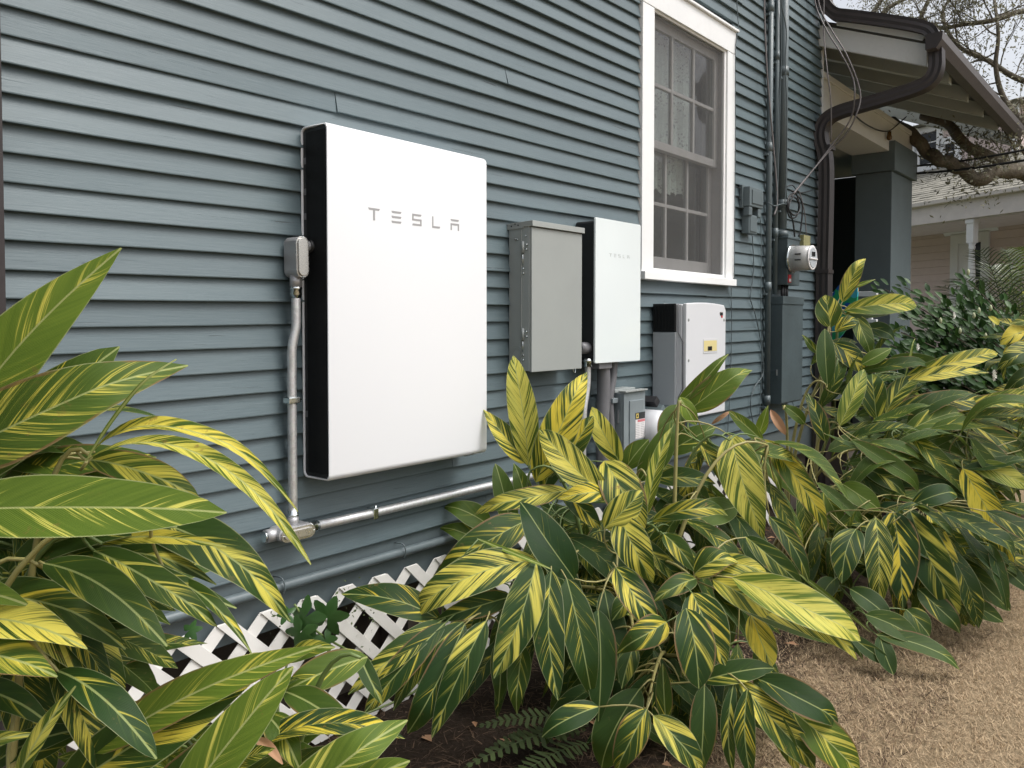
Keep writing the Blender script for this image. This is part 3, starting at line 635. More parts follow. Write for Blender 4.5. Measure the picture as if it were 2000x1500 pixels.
# lower tee body
f2 = thing('conduit_body', 'grey cast conduit tee with long oval cover below the white battery', 'conduit fitting', (0, 0, 0))
zt_ = W(580, 1042, -.06)[1]; xa = W(545, 1048, -.09)[0]; xb = W(612, 1028, -.09)[0]
pa, pb_ = W(560, 1048, -.09), W(600, 1036, -.09)
zt_ = (pa[1]+pb_[1])/2
capsule_body((pa[0], zt_), (pb_[0]+.008, zt_), .0215, -.094, -.090, M['coverp'], f2, 'cover_plate', .001); capsule_body((pa[0]+.002, zt_), (pb_[0]+.006, zt_), .014, -.099, -.0945, M['coverp'], f2, 'cover_boss', .002)
capsule_body((pa[0]-.008, zt_+.003), (pb_[0]+.008, zt_+.003), .021, -.0895, -.026, M['cast'], f2, 'housing', .006)
for x in (pa[0]-.015, pb_[0]+.023): MB().tube([(x, -.094, zt_), (x, -.098, zt_)], [.0032, .002], 8).build('cover_screw', M['zinc'], f2)
MB().tube([(pa[0]-.055, -.056, zt_+.003), (pa[0]-.010, -.056, zt_+.003)], .021, 14).build('end_hub', M['cast'], f2)
MB().tube([(pa[0]-.062, -.056, zt_+.003), (pa[0]-.055, -.056, zt_+.003)], .018, 8).build('plug', M['zinc'], f2)
MB().tube([(xv, -.055, zt_+.018), (xv, -.055, zt_+.048)], .018, 14).build('top_hub', M['cast'], f2)
MB().tube([(xv, -.055, zt_+.048), (xv, -.055, zt_+.056), (xv, -.055, zt_+.058), (xv, -.055, zt_+.070)], [.019, .019, .016, .018], 10).build('compression_nut', M['zinc'], cr)
x0_ = pb_[0]+.028
MB().tube([(x0_, -.056, zt_), (x0_+.010, -.056, zt_), (x0_+.012, -.056, zt_), (x0_+.026, -.056, zt_), (x0_+.028, -.056, zt_), (x0_+.038, -.056, zt_)], [.021, .021, .017, .021, .019, .017], 12).build('compression_nut', M['zinc'], cr)
hz = W(800, 985, -.05)[1]
MB().tube([(x0_+.03, -.056, zt_), (1.84, -.052, hz), (2.6, -.05, hz), (3.19, -.05, hz)], .0155, 14).build('horizontal_pipe', M['galv'], cr)
xk = W(728, 1001, -.05)[0]
boxo('pipe_clamp', (xk-.011, -.070, hz-.020), (xk+.011, -.030, hz+.020), M['zinc'], cr, .003); MB().cyl((xk, -.066, hz-.022), (xk, -.066, hz+.030), .003, 8).build('clamp_bolt', M['zinc'], cr)
# conduits under the gateway
def tubeo(name, pts, r, mat, parent, n=12, sub=5): return MB().tube(spline(pts, sub) if sub else pts, r, n).build(name, mat, parent)
c2 = thing('metal_conduit', 'slim galvanised conduit bending down from the grey breaker box', 'conduit', (0, 0, 0))
yq = -.10
tubeo('pipe', [P3(1148, 712, yq), P3(1148, 740, yq), P3(1146, 765, yq), P3(1141, 800, yq), P3(1139, 850, yq), P3(1139, 960, yq-.0)], .0145, M['galv'], c2)
MB().tube([P3(1148, 700, yq), P3(1148, 706, yq), P3(1148, 708, yq), P3(1148, 716, yq)], [.018, .024, .018, .022], 12).build('connector', M['zinc'], c2)
c3 = thing('plastic_conduit', 'thick dark grey plastic conduit under the smaller white cabinet', 'conduit', (0, 0, 0))
tubeo('pipe', [P3(1178, 706, -.09), P3(1179, 760, -.09), P3(1176, 850, -.09), P3(1180, 960, -.09)], .033, M['pvc'], c3, 16)
c4 = thing('plastic_conduit', 'thinner dark grey plastic conduit strapped beside the switch box', 'conduit', (0, 0, 0))
tubeo('pipe', [P3(1199, 706, -.08), P3(1196, 740, -.08), P3(1190, 780, -.08), P3(1192, 830, -.08), P3(1196, 960, -.08)], .021, M['pvc'], c4, 14)
p = P3(1193, 782, -.08); boxo('strap', (p.x-.025, -.108, p.z-.012), (p.x+.025, -.05, p.z+.012), M['steel'], c4, .003); MB().cyl((p.x+.025, -.09, p.z), (p.x+.045, -.09, p.z), .005, 8).build('strap_bolt', M['zinc'], c4)
# disconnect switch box
sw = thing('switch_box', 'small grey metal safety switch with black and white warning label', 'electrical box', (0, 0, 0))
ys = -.135; sx0, sx1 = W(1219, 800, ys)[0], W(1260, 800, ys)[0]; sz1 = W(1222, 764, ys)[1]; sz0 = sz1-.46
boxo('body', (sx0-.002, ys+.012, sz0), (sx1-.004, -.018, sz1-.012), M['steel'], sw, .002)
boxo('door', (sx0, ys, sz0+.01), (sx1, ys+.0115, sz1-.008), M['steel'], sw, .0025)
boxo('door_panel', (sx0+.045, ys-.006, sz0+.06), (sx1-.022, ys-.0002, sz1-.05), M['steel'], sw, .005)
boxo('top_lip', (sx0-.004, ys-.012, sz1-.006), (sx1+.006, ys+.03, sz1+.001), M['grayf'], sw, .0015)
boxo('rain_top', (sx0-.02, ys+.04, sz1-.010), (sx1-.03, -.02, sz1+.008), M['gray2'], sw, .003)
boxo('hinge', (sx0-.006, ys+.025, sz1-.16), (sx0-.0022, ys+.035, sz1-.095), M['zinc'], sw); boxo('hinge', (sx0-.006, ys+.025, sz0+.09), (sx0-.0022, ys+.035, sz0+.15), M['zinc'], sw)
l0, l1 = W(1239, 810, ys)[0], W(1257.5, 810, ys)[0]; lz = W(1248, 805, ys)[1]; lz2 = W(1248, 818, ys)[1]; lz3 = W(1250, 855, ys)[1]
boxo('label', (l0, ys-.0072, lz2), (l1, ys-.0063, lz), M['black'], sw); boxo('label', (l0, ys-.0072, lz3), (l1, ys-.0063, lz2-.0002), M['paper'], sw)
boxo('label_mark', (l0+.006, ys-.0079, lz2+.006), (l0+.028, ys-.0073, lz-.004), M['yellow'], sw); boxo('label_mark', (l0+.012, ys-.0085, lz2+.011), (l0+.021, ys-.008, lz-.010), M['black'], sw)
boxo('label_band', (l0+.02, ys-.0079, lz2-.014), (l1-.002, ys-.0073, lz2-.002), M['pinkp'], sw)
mb = MB()
for i in range(9):
    for a, b in ((.006, .44), (.54, .94)): zz = lz2-.024-i*.0088; mb.box((l0+(l1-l0)*a, ys-.0076, zz), (l0+(l1-l0)*(b-.06*R_()), ys-.0073, zz+.0022))
tag(mb.build('label_text', M['letter'], sw), kind='stuff')
for i in range(3):
    for j in range(3): pass
# inverter
iv = thing('solar_inverter', 'light grey solar inverter with black cooling grille and yellow display below the window', 'inverter', (0, 0, 0))
yi = -.215; ix1 = W(1417, 700, yi)[0]; ixm = W(1340, 700, yi)[0]; iz1 = W(1400, 592, yi)[1]; iz0 = W(1400, 806, yi)[1]
ix0 = W(1277, 700, -.02)[0]-.02
arc = [(ixm+(ix1-ixm)*t, iz1 - .010*((t-.45)*2)**2 - (.025 if t > .97 else 0)) for t in (0, .1, .3, .5, .7, .85, .95, 1)]
MB().prism([(ixm, iz0)] + [(ix1, iz0)] + arc[::-1], 1, yi, yi+.022).build('front_cover', M['inv'], iv, .006)
sx_ = ixm-.105*0
# side body steps back towards the wall
def W3(u, v, y): return W(u, v, y)
sidez = W(1322, 655, -.17)[1]
MB().prism([(yi+.024, iz0+.01), (yi+.024, iz1-.012), (-.075, iz1-.006), (-.075, iz0+.01)], 0, ixm-.004, ix1-.004).build('housing', M['inv'], iv, .006)
MB().prism([(-.074, iz0+.02), (-.074, iz1-.16), (-.02, iz1-.16), (-.02, iz0+.02)], 0, ixm-.012, ix1-.01).build('side_body', M['inv2'], iv, .006)
cl = link('cooling_grille', None, parent=iv)
boxo('grille_core', (ixm-.010, -.073, iz1-.158), (ix1-.01, -.02, iz1-.010), M['black'], cl, .004)
# left side faces as seen: grey lower flank and black upper grille with slats
fl0 = -.205
boxo('flank', (ixm-.018, -.160, iz0+.015), (ixm-.0045, -.022, iz1-.162), M['inv2'], iv, .005)
boxo('grille_plate', (ixm-.016, -.160, iz1-.160), (ixm-.0045, -.022, iz1-.008), M['black'], cl, .004)
for i in range(15): boxo('grille_slat', (ixm-.021, -.156+i*.0088, iz1-.154), (ixm-.0162, -.153+i*.0088, iz1-.012), M['black'], cl)
seam = [(-.170, iz1-.01), (-.170, iz1-.165), (-.200, iz1-.215), (-.200, iz0+.16), (-.172, iz0+.11), (-.172, iz0+.02)]
MB().tube([V((ixm-.0045, y, z)) for y, z in seam], .0028, 6).build('seam', M['pvc'], iv)
for u_, v_ in ((1345, 625), (1345, 704), (1414, 625), (1415, 700)):
    x, z = W(u_, v_, yi); mb = MB(); mb.tube([(x, yi+.001, z), (x, yi-.0008, z)], [.011, .009], 14); mb.build('fastener', M['gray2'], iv)
    boxo('fastener_slot', (x-.003, yi-.0024, z-.006), (x+.003, yi-.001, z+.004), M['cable2'], iv)
dx0, dx1, dz0, dz1 = W(1374, 690, yi)[0], W(1399, 690, yi)[0], W(1386, 685.5, yi)[1], W(1386, 665, yi)[1]
boxo('display_recess', (dx0-.006, yi-.002, dz0-.012), (dx1+.010, yi-.0003, dz1+.010), M['inv'], iv, .0008); boxo('display_panel', (dx0, yi-.0032, dz0), (dx1, yi-.0022, dz1), M['yellow2'], iv); boxo('display', (dx0+.045, yi-.0042, dz1-.055), (dx0+.095, yi-.0034, dz1-.032), M['black'], iv)
a0 = W(1406, 616, yi)[0]; a1 = W(1411.5, 616, yi)[0]; az = W(1408, 609.5, yi)[1]; az2 = W(1408, 621, yi)[1]
boxo('badge', (a0, yi-.002, (az+az2)/2-.002), (a1, yi-.0004, az), M['black'], iv); MB().cyl((a1-.012, yi-.0004, az2+.010), (a1-.012, yi-.0018, az2+.010), .010, 14).build('badge', M['red'], iv)
def text(body, x, z, y, size, mat, parent, name='lettering'):
    c = bpy.data.curves.new(name, 'FONT'); c.body = body; c.size = size; c.extrude = .0003
    t = bpy.data.objects.new(name, c); COL.objects.link(t); t.rotation_euler = (pi/2, 0, 0); t.location = (x, y, z)
    bpy.context.view_layer.update(); me = bpy.data.meshes.new_from_object(t); me.transform(t.matrix_world); bpy.data.objects.remove(t)
    me.materials.clear(); return link(name, me, mat, parent)
text('SMA', a0+.003, (az+az2)/2+.012, yi-.0026, .015, M['paper'], iv)
pl = thing('plastic_dome', 'pale grey rounded cover partly hidden by leaves under the inverter', 'cover', (0, 0, 0))
q = P3(1292, 840, -.17); mb = MB()
for i in range(9): pass
mb.tube([q+V((-.02, .10, 0)), q+V((-.02, .0, 0)), q+V((-.02, -.03, 0)), q+V((-.02, -.045, 0))], [.105, .105, .095, .06], 24); mb.build('dome', M['inv'], pl)
# small dark junction pieces right of the switch
jb = thing('cable_gland_block', 'dark green and black angled connectors below the inverter', 'connector', (0, 0, 0))
for i, (u_, v_, m_) in enumerate(((1271, 784, 'cable'), (1282, 800, 'column'), (1296, 800, 'column'), (1276, 812, 'column'))):
    q = P3(u_, v_, -.09); s_ = .030; mb = MB()
    mb.prism([(q.x-s_, q.z), (q.x, q.z-s_), (q.x+s_, q.z), (q.x, q.z+s_)], 1, -.13-.004*i, -.05); mb.build('connector', M[m_], jb, .003)

# ================================================================== meter side
def box_uv(name, u0, u1, vt, vb, y, mat, parent, umid=None, back=-.018, bevel=.003):
    x0, zt = W(u0, vt, y); x1, _ = W(u1, vt, y); z0 = W(u0, vb, y)[1]
    return boxo(name, (x0, y, z0), (x1, back, zt), mat, parent, bevel), x0, x1, z0, zt
m1 = thing('telecom_box', 'weathered slate painted interface box right of the window', 'utility box', (0, 0, 0))
_, a, b, c, d = box_uv('box', 1465, 1491, 363, 402, -.085, M['slate'], m1, bevel=.006)
boxo('raised_lid', (a+.03, -.091, c+.02), (b-.01, -.0855, d-.02), M['slate'], m1, .003); boxo('back_plate', (a-.015, -.040, c-.01), (b+.01, -.019, d+.012), M['slate'], m1, .003)
for x in (a+.03, b-.04): boxo('cable_boot', (x-.025, -.08, c-.06), (x+.025, -.035, c-.0005), M['slate'], m1, .008)
m2 = thing('telecom_box', 'smaller slate painted junction box hanging under the interface box', 'utility box', (0, 0, 0))
_, a2, b2, c2_, d2_ = box_uv('box', 1463, 1479, 418, 455, -.07, M['slate'], m2, bevel=.005); boxo('lid_ridge', (a2+.012, -.075, c2_+.012), (b2-.012, -.0705, d2_-.012), M['slate'], m2, .002)
def vpipe(name, label, u_top, u_bot, v_top, v_bot, r, y, mat, couplings=()):
    t = thing(name, label, 'conduit', (0, 0, 0)); a = P3(u_top, v_top, y); b = P3(u_bot, v_bot, y); x = (a.x+b.x)/2
    MB().tube([(x, y, a.z), (x, y, b.z)], r, 14).build('pipe', mat, t)
    for v in couplings:
        z = P3((u_top+u_bot)/2, v, y).z; MB().tube([(x, y, z-.03), (x, y, z+.03)], r*1.16, 14).build('coupling', mat, t)
        boxo('pipe_strap', (x-r*1.7, y-r*.2, z-.06), (x+r*1.7, -.012, z-.045), mat, t, .002)
    return t, x
t_, xp1 = vpipe('painted_conduit', 'leftmost of the painted vertical conduits, reaching from the eave to the leaves', 1504, 1501, -170, 800, .020, -.045, M['slate'], (12, 287, 560, 780))
t_, xp2 = vpipe('painted_conduit', 'middle painted vertical conduit, entering the tall lower box', 1517, 1517, -170, 575, .017, -.045, M['slate'], (108, 455))
t_, xp3 = vpipe('painted_conduit', 'thickest painted service conduit, rising from the meter box', 1531, 1530, -180, 448, .032, -.06, M['slate'], (140, 400))
# meter box
mt = thing('meter_box', 'slate painted electric meter box with red seal tag', 'meter box', (0, 0, 0))
ym = -.115; x0m = W(1538, 500, ym)[0]; x1m = W(1562, 500, ym)[0]; z1m = W(1538, 464, ym)[1]; z0m = W(1538, 556, ym)[1]
boxo('box', (x0m, ym, z0m), (x1m, -.018, z1m), M['slate2'], mt, .004); boxo('lid', (x0m-.006, ym-.006, z1m-.004), (x1m+.006, -.02, z1m+.010), M['slate2'], mt, .003)
MB().tube([(xp3, -.06, z1m+.008), (xp3, -.06, z1m+.05)], .045, 14).build('hub', M['slate2'], mt)
boxo('seal_tag', (x0m+.01, ym-.006, z0m+.015), (x0m+.06, ym-.001, z0m+.07), M['red'], mt, .001); boxo('seal_tag_print', (x0m+.018, ym-.0075, z0m+.022), (x0m+.052, ym-.0065, z0m+.042), M['paper'], mt)
for q in (.02, .06, .10): MB().cyl((x0m+.02+q, ym+.05, z0m), (x0m+.02+q, ym+.05, z0m-.11), .012, 8).build('nipple', M['cable'], mt)
me_ = thing('electric_meter', 'round pale grey electric meter plugged into the meter box', 'meter', (0, 0, 0))
q = onp(1541, 505, 1, ym); c0 = V((q.x+.035, ym, q.z))
MB().tube([c0, c0+V((0, -.018, 0))], .098, 28).build('collar_ring', M['zinc'], me_)
MB().tube([c0+V((0, -.018, 0)), c0+V((0, -.100, 0)), c0+V((0, -.145, 0))], [.090, .086, .083], 28).build('body', M['meter'], me_)
MB().tube([c0+V((0, -.145, 0)), c0+V((0, -.152, 0)), c0+V((0, -.153, 0))], [.085, .085, .078], 28).build('face_rim', M['paper'], me_)
MB().tube([c0+V((0, -.1532, 0)), c0+V((0, -.156, 0))], [.070, .068], 24).build('face', M['inv2'], me_)
boxo('display', (c0.x-.03, c0.y-.159, c0.z+.01), (c0.x+.03, c0.y-.1565, c0.z+.04), M['nwin'], me_)
boxo('face_bar', (c0.x-.07, c0.y-.163, c0.z-.012), (c0.x+.07, c0.y-.1565, c0.z-.002), M['paper'], me_, .002)
for z in (.02, -.02): boxo('vent_slot', (c0.x-.090, c0.y-.10, c0.z+z), (c0.x-.080, c0.y-.06, c0.z+z+.008), M['black'], me_)
lb = thing('tall_utility_box', 'tall slate painted box under the electric meter', 'utility box', (0, 0, 0))
yl = -.115; lx0 = W(1528, 640, yl)[0]; lx1 = W(1568, 640, yl)[0]; lz1 = W(1528, 578, yl)[1]; lz0 = W(1528, 790, yl)[1]
boxo('box', (lx0, yl+.008, lz0), (lx1-.004, -.018, lz1-.02), M['slate2'], lb, .003); boxo('cover', (lx0-.001, yl, lz0+.01), (lx1, yl+.0075, lz1-.055), M['slate2'], lb, .002)
boxo('rain_hood', (lx0-.005, yl-.006, lz1-.055), (lx1+.006, -.020, lz1), M['slate2'], lb, .003); boxo('latch', (lx0-.006, yl+.03, lz0+.2), (lx0-.0005, yl+.038, lz0+.24), M['galv'], lb)
wb = thing('wood_block', 'mossy bare wood block behind the electric meter', 'block', (0, 0, 0)); a, zt = W(1570, 458, -.05); b, _ = W(1583, 458, -.05); boxo('block', (a, -.05, zt-.22), (b, -.019, zt), M['wood'], wb, .002)
# cables
def cable(label, pts, r=.0035, mat='cable', cat='cable', name='cable', y=-.03, sub=5, wig=.004, group=None):
    P = [P3(p[0], p[1], p[2] if len(p) > 2 else y) for p in pts]; Q = spline(P, sub)
    Q = [q + V((U(-wig, wig), 0, 0)) for q in Q]
    o = MB().tube(Q, r, 6).build(name, M[mat], None); return tag(o, label, cat, group)
cable('thin painted wire down the window casing edge', [(1438, -60), (1440, 20), (1442, 50), (1438, 80), (1436, 110), (1436, 300), (1434, 500), (1433, 545)], .0028, 'cable3', y=-.040, wig=.002)
cable('thin painted wire from the window sill to the leaves', [(1428, 562), (1429, 640), (1427, 720), (1424, 800), (1420, 860)], .0028, 'cable3', wig=.003)
cable('brownish wire bowing left of the leftmost painted conduit', [(1492, -60), (1493, 20), (1497, 120), (1503, 200), (1511, 290), (1518, 390), (1512, 420)], .0055, 'cable2', y=-.07, wig=.002)
cable('loose wire hanging from the junction box, bowing outward', [(1469, 455), (1472, 520), (1468, 560), (1466, 585), (1478, 625), (1489, 690), (1490, 730), (1472, 760), (1466, 800), (1480, 860)], .0035, 'cable3', wig=.003)
cable('straight wire hanging from the junction box', [(1484, 420), (1487, 470), (1486, 600), (1488, 700), (1484, 800), (1480, 850)], .003, 'cable3', wig=.003)
cable('wire crossing from window to interface box', [(1434, 364), (1446, 368), (1456, 372)], .003, 'cable', wig=.001)
cable('second wire crossing from window to interface box', [(1434, 382), (1444, 388), (1457, 394)], .003, 'cable', wig=.001)
cable('wire wrapped along the thick service conduit', [(1524, -60), (1527, 10), (1536, 60), (1534, 130), (1537, 220), (1536, 330), (1533, 400)], .004, 'cable3', y=-.10, wig=.003)
cable('wire beside the middle painted conduit', [(1522, -60), (1526, 90), (1523, 200), (1521, 300), (1516, 400)], .004, 'cable3', y=-.07, wig=.004)
XW = 6.25
def wire3(label, pts, r, mat='cable2'):
    P = [at(*p) if len(p) == 3 else onp(p[0], p[1], 0, XW) for p in pts]
    return tag(MB().tube(spline(P, 6), r, 6).build('cable', M[mat], None), label, 'cable')
D0 = (V((6.2, -.2, 3))-CAM).dot(FW)
wire3('outer service wire drooping from the roof over the brown downspout', [(1588, -80, D0), (1600, 10, D0), (1625, 60, D0-.1), (1655, 110, D0-.2), (1680, 180, D0-.2), (1672, 225, D0-.2), (1650, 265, D0-.1), (1622, 292, D0), (1585, 335, D0-.1), (1550, 378, D0-.5)], .0055)
wire3('inner service wire drooping from the roof over the brown downspout', [(1585, -80, D0), (1592, 5, D0), (1615, 60, D0-.1), (1640, 100, D0-.2), (1665, 150, D0-.2), (1669, 190, D0-.2), (1660, 235, D0-.1), (1625, 283, D0), (1580, 342, D0-.1), (1546, 384, D0-.5)], .0055)
wire3('thin wire dropping straight over the porch beam', [(1610, -60, D0), (1609, 60, D0), (1616, 140, D0-.1), (1623, 200, D0-.1), (1623, 278, D0)], .0045)
cable('coil of black service cable beside the thick conduit', [(1545, 372, -.09), (1556, 380, -.11), (1562, 410, -.12), (1550, 420, -.12), (1540, 405, -.12), (1550, 385, -.12), (1560, 398, -.11), (1556, 422, -.10), (1542, 424, -.10), (1538, 400, -.10), (1548, 378, -.09), (1566, 395, -.08), (1565, 440, -.07), (1560, 462, -.06)], .006, 'cable', wig=.001)
cable('black cable curving from the coil to the meter box', [(1543, 380, -.09), (1537, 400, -.10), (1548, 430, -.09), (1552, 462, -.08)], .006, 'cable', wig=.001)
cable('grey pair of wires falling to the mossy block', [(1560, 372, -.06), (1566, 390, -.07), (1572, 420, -.07), (1575, 460, -.07)], .004, 'cable2', wig=.001)
cable('thin dark loop of cable at the conduit strap', [(1537, 365, -.10), (1548, 362, -.08), (1562, 376, -.05), (1585, 372, -.04)], .004, 'cable', wig=.001)
cable('painted cable tie loop between the conduits', [(1500, 395, -.07), (1512, 402, -.09), (1530, 398, -.10), (1542, 402, -.09)], .004, 'cable3', wig=.001)
sb = thing('string_light', 'dark string light wire with one small amber bulb hanging on the porch beam', 'string light', (0, 0, 0))
MB().tube(spline([P3(1668, 224, -.03), P3(1690, 242, -.03), P3(1715, 254, -.03), P3(1735, 256, -.03), P3(1750, 246, -.03), P3(1770, 228, -.03)], 5), .006, 6).build('wire', M['cable'], sb)
q = P3(1737, 257, -.035); MB().tube([q, q+V((0, 0, -.03)), q+V((0, 0, -.05)), q+V((0, 0, -.075)), q+V((0, 0, -.082))], [.018, .02, .026, .022, .006], 10).build('bulb', paint('amber_bulb', (.10, .05, .01), .2), sb)
# painted conduit along the skirt
pc_ = thing('painted_conduit', 'slate painted horizontal conduit along the bottom of the siding above the lattice', 'conduit', (0, 0, 0))
MB().tube([(XL, -.034, .568), (1.2, -.034, .570), (2.4, -.034, .565), (5.1, -.034, .570)], .0165, 14).build('pipe', M['slate'], pc_)
for x in (.95, 1.48, 2.0, 2.9): MB().tube(spline([(x, -.010, .60), (x+.004, -.05, .60), (x+.01, -.058, .57), (x+.006, -.05, .545)], 3), .0025, 5).build('hook', M['slate'], pc_)

# ================================================================== lattice
la = thing('lattice_panel', 'weathered white diagonal lattice skirting under the siding', 'lattice', (0, 0, 0))
LT, LB, SP, hw, PX = .505, .0, .153, .0215, 1.445
def slat(xt, sgn, ya, yb):
    # centre line passes (xt, LT-hw*.4) going down; clip polygon to LB..LT
    z1, z0 = LT, LB; w_ = hw*sqrt(2)
    def X(z): return xt + sgn*(LT-z)
    poly = [(X(z1)-w_, z1), (X(z1)+w_, z1), (X(z0)+w_, z0), (X(z0)-w_, z0)]
    j = U(-.002, .002); poly = [(x+j, z+U(-.0015, .0015)) for x, z in poly]
    MB().prism(poly, 1, ya, yb).build('slat', M['lattice'], la, .0008, fix=True)
for i in range(-12, 26):
    x = PX + i*SP; slat(x, 1, -.0405, -.0355); slat(x, -1, -.0350, -.0300)

# ================================================================== GINGER PLANTS
def leaf_data(L, Wd, bulge, fold, wave, twist, seed, ny=16, nx=3, curlx=0., droop=None):
    if droop is None: droop = random.Random(seed+5).choice((0, .1, .3, .5, .8, 1.1))
    rs = random.Random(seed); ph = rs.uniform(0, 6); fr = rs.uniform(5, 11); side = rs.uniform(-.05, .05); pk = rs.uniform(.38, .50)
    vs, fs, um, uu = [], [], [], []
    a, b = .62, .62*(1-pk)/pk; mx = (pk**a)*((1-pk)**b)
    cols = [-1, -.66, -.33, 0, .33, .66, 1] if nx == 3 else [-1, 0, 1]
    m = len(cols); sp = []
    for j in range(ny+1):
        t = j/ny; w = Wd/2*((t**a)*((1-t)**b))/mx if 0 < t < 1 else 0
        w = w**1.0; w = max(w, .0012)
        y = L*t; z = bulge*L*4*t*(1-t)*(1.15-.3*t); x = side*L*sin(pi*t)
        z -= droop*L*max(0, t-.72)**2*3.2; tw = twist*(t-.3); fa = fold*(1-.35*t)
        for c in cols:
            zz = abs(c)*w*sin(fa) + wave*Wd*(abs(c)**2)*sin(fr*t+ph+(1.7 if c < 0 else 0))*min(1, 4*t*(1-t)+.2); xx = c*w*cos(fa)
            zz -= curlx*w*c*c
            vs.append((x + xx*cos(tw) - zz*sin(tw), y, z + xx*sin(tw) + zz*cos(tw))); um.append((c*w, t*L)); uu.append((c, t))
    for j in range(ny):
        for i in range(m-1): fs.append((j*m+i, j*m+i+1, (j+1)*m+i+1, (j+1)*m+i))
    return vs, fs, um, uu
def leaf_mesh(*a, **k):
    vs, fs, um, uu = leaf_data(*a, **k); me = bpy.data.meshes.new('leaf'); me.from_pydata(vs, [], fs)
    A = me.uv_layers.new(name='metric'); B = me.uv_layers.new(name='unit')
    for lp in me.loops: A.data[lp.index].uv = um[lp.vertex_index]; B.data[lp.index].uv = uu[lp.vertex_index]
    me.polygons.foreach_set('use_smooth', [True]*len(fs)); me.materials.append(M['leaf']); me.update(); return me
SHARED = [leaf_mesh(1., .225, b, f, wv, tw, 100+i, ny=12) for i, (b, f, wv, tw) in enumerate([(.04, .25, .03, .1), (.10, .35, .05, -.2), (.16, .2, .04, .3), (.22, .3, .05, -.1), (.12, .6, .02, .2), (.07, .15, .08, -.4), (.28, .35, .05, .2), (.0, .4, .05, .0), (.18, .5, .03, -.3), (.10, .1, .06, .5)])]
def place(me, B, T, Nn, scl, parent, col):
    y = (T-B); L = y.length; y.normalize(); z = (Nn - y*Nn.dot(y)).normalized(); x = y.cross(z)
    o = bpy.data.objects.new('leaf', me); COL.objects.link(o); o.parent = parent
    sx, sy = scl if scl else (1, 1)
    m = Matrix(((x.x*sx, y.x*sy, z.x*sy, B.x), (x.y*sx, y.y*sy, z.y*sy, B.y), (x.z*sx, y.z*sy, z.z*sy, B.z), (0, 0, 0, 1)))
    o.matrix_basis = m; o.color = (*col, 1); return o
class Ginger:
    def __init__(s, label, base, dfun):
        s.t = thing('ginger_plant', label, 'plant', (0, 0, 0)); s.base = V(base); s.d = dfun; s.canes = []; s.pet = {}; s.n = 0
    def cane(s, u, v, d=None, off=(0, 0), mid=.5, lift=.25):
        e = at(u, v, d or s.d(v)); b = s.base + V((off[0], off[1], 0)); c = b.lerp(e, mid); c.z = max(e.z, b.z)+lift*.6; c = c.lerp(V((b.x, b.y, c.z)), .35)
        s.canes.append(bez(b, c, e, 14)); return s
    def attach(s, B, dirn):
        best = None
        for ci, c in enumerate(s.canes):
            for k, p in enumerate(c[3:]):
                d = (p-B).length + (1. if (p-B).normalized().dot(dirn) > .0 else 0)
                if best is None or d < best[0]: best = (d, ci, p)
        if best and best[0] < .6: s.pet.setdefault(best[1], []).append((B, best[2], dirn))
    def leaf(s, ub, vb, ut, vt, w, yv, tone=.15, bulge=.1, dd=0, dt=0, fold=.22, face=None, twist=None, dry=.25, wave=.03, curl=0.):
        if s.n >= 298: return
        s.n += 1
        d1 = s.d(vb)+dd; d2 = s.d(vt)*.5+s.d(vb)*.5+dd+dt-.04
        B = at(ub, vb, d1); T = at(ut, vt, d2)
        if T.z < .03: T.z = .03
        if B.z < .02: B.z = .02
        L = (T-B).length; c = (B+T)/2
        Nn = ((CAM-c).normalized()*.95 + V((0, 0, .38)) + V((U(-.22, .22), U(-.22, .22), U(-.1, .1)))) if face is None else V(face)
        Wd = w*(d1+d2)/2/FPX*.97
        me = leaf_mesh(L, Wd, bulge, fold, wave, U(-.25, .25) if twist is None else twist, 1000+s.n, curlx=curl)
        place(me, B, T, Nn, None, s.t, (yv, tone, dry*R_())); s.attach(B, (T-B).normalized())
    def fill(s, n, u0, v0, u1, v1, d0, d1, ang, spread=50, L=(.24, .42), y=(.1, .6), tone=(0, .3)):
        for i in range(n):
            if s.n >= 298: return
            s.n += 1
            B = at(U(u0, u1), U(v0, v1), U(d0, d1)); a = radians(ang+U(-spread, spread)); l = U(*L)
            dr = (RT*cos(a) + V((0, 0, 1))*sin(a) - FW*U(-.25, .55)).normalized(); T = B + dr*l
            if B.y > -.08: B.y = -.08-.1*R_()
            if T.y > -.04: T.y = -.04-.08*R_()
            if B.z < .05: B.z = .05+.1*R_()
            if T.z < .02: T.z = .02+.03*R_()
            Nn = (CAM-B).normalized()*U(.3, 1.) + V((0, 0, U(.3, .9))) + V((U(-.4, .4), U(-.4, .4), 0))
            l = (T-B).length
            place(random.choice(SHARED), B, T, Nn, (l*U(.85, 1.25), l), s.t, (U(*y), U(*tone), .3*R_())); s.attach(B, (T-B).normalized())
    def finish(s, r=.009):
        for i, c in enumerate(s.canes):
            mb = MB(); n = len(c); mb.tube(c, [r*(1-.72*k/n) for k in range(n)], 7)
            for B, P, dr in s.pet.get(i, []):
                m_ = (B+P)/2 - dr*.02; mb.tube(bez(P, m_ - dr*min(.04, (B-P).length*.25), B+dr*.004, 5), [.0034, .0032, .0032, .003, .0026, .0022], 5)
            mb.build('stem', M['stem'] if i % 3 else M['stemg'], s.t, fix=False)
def lerpf(pts):
    def f(v):
        if v <= pts[0][0]: return pts[0][1]
        for (a, x), (b, y) in zip(pts, pts[1:]):
            if v <= b: return x + (y-x)*(v-a)/(b-a)
        return pts[-1][1]
    return f
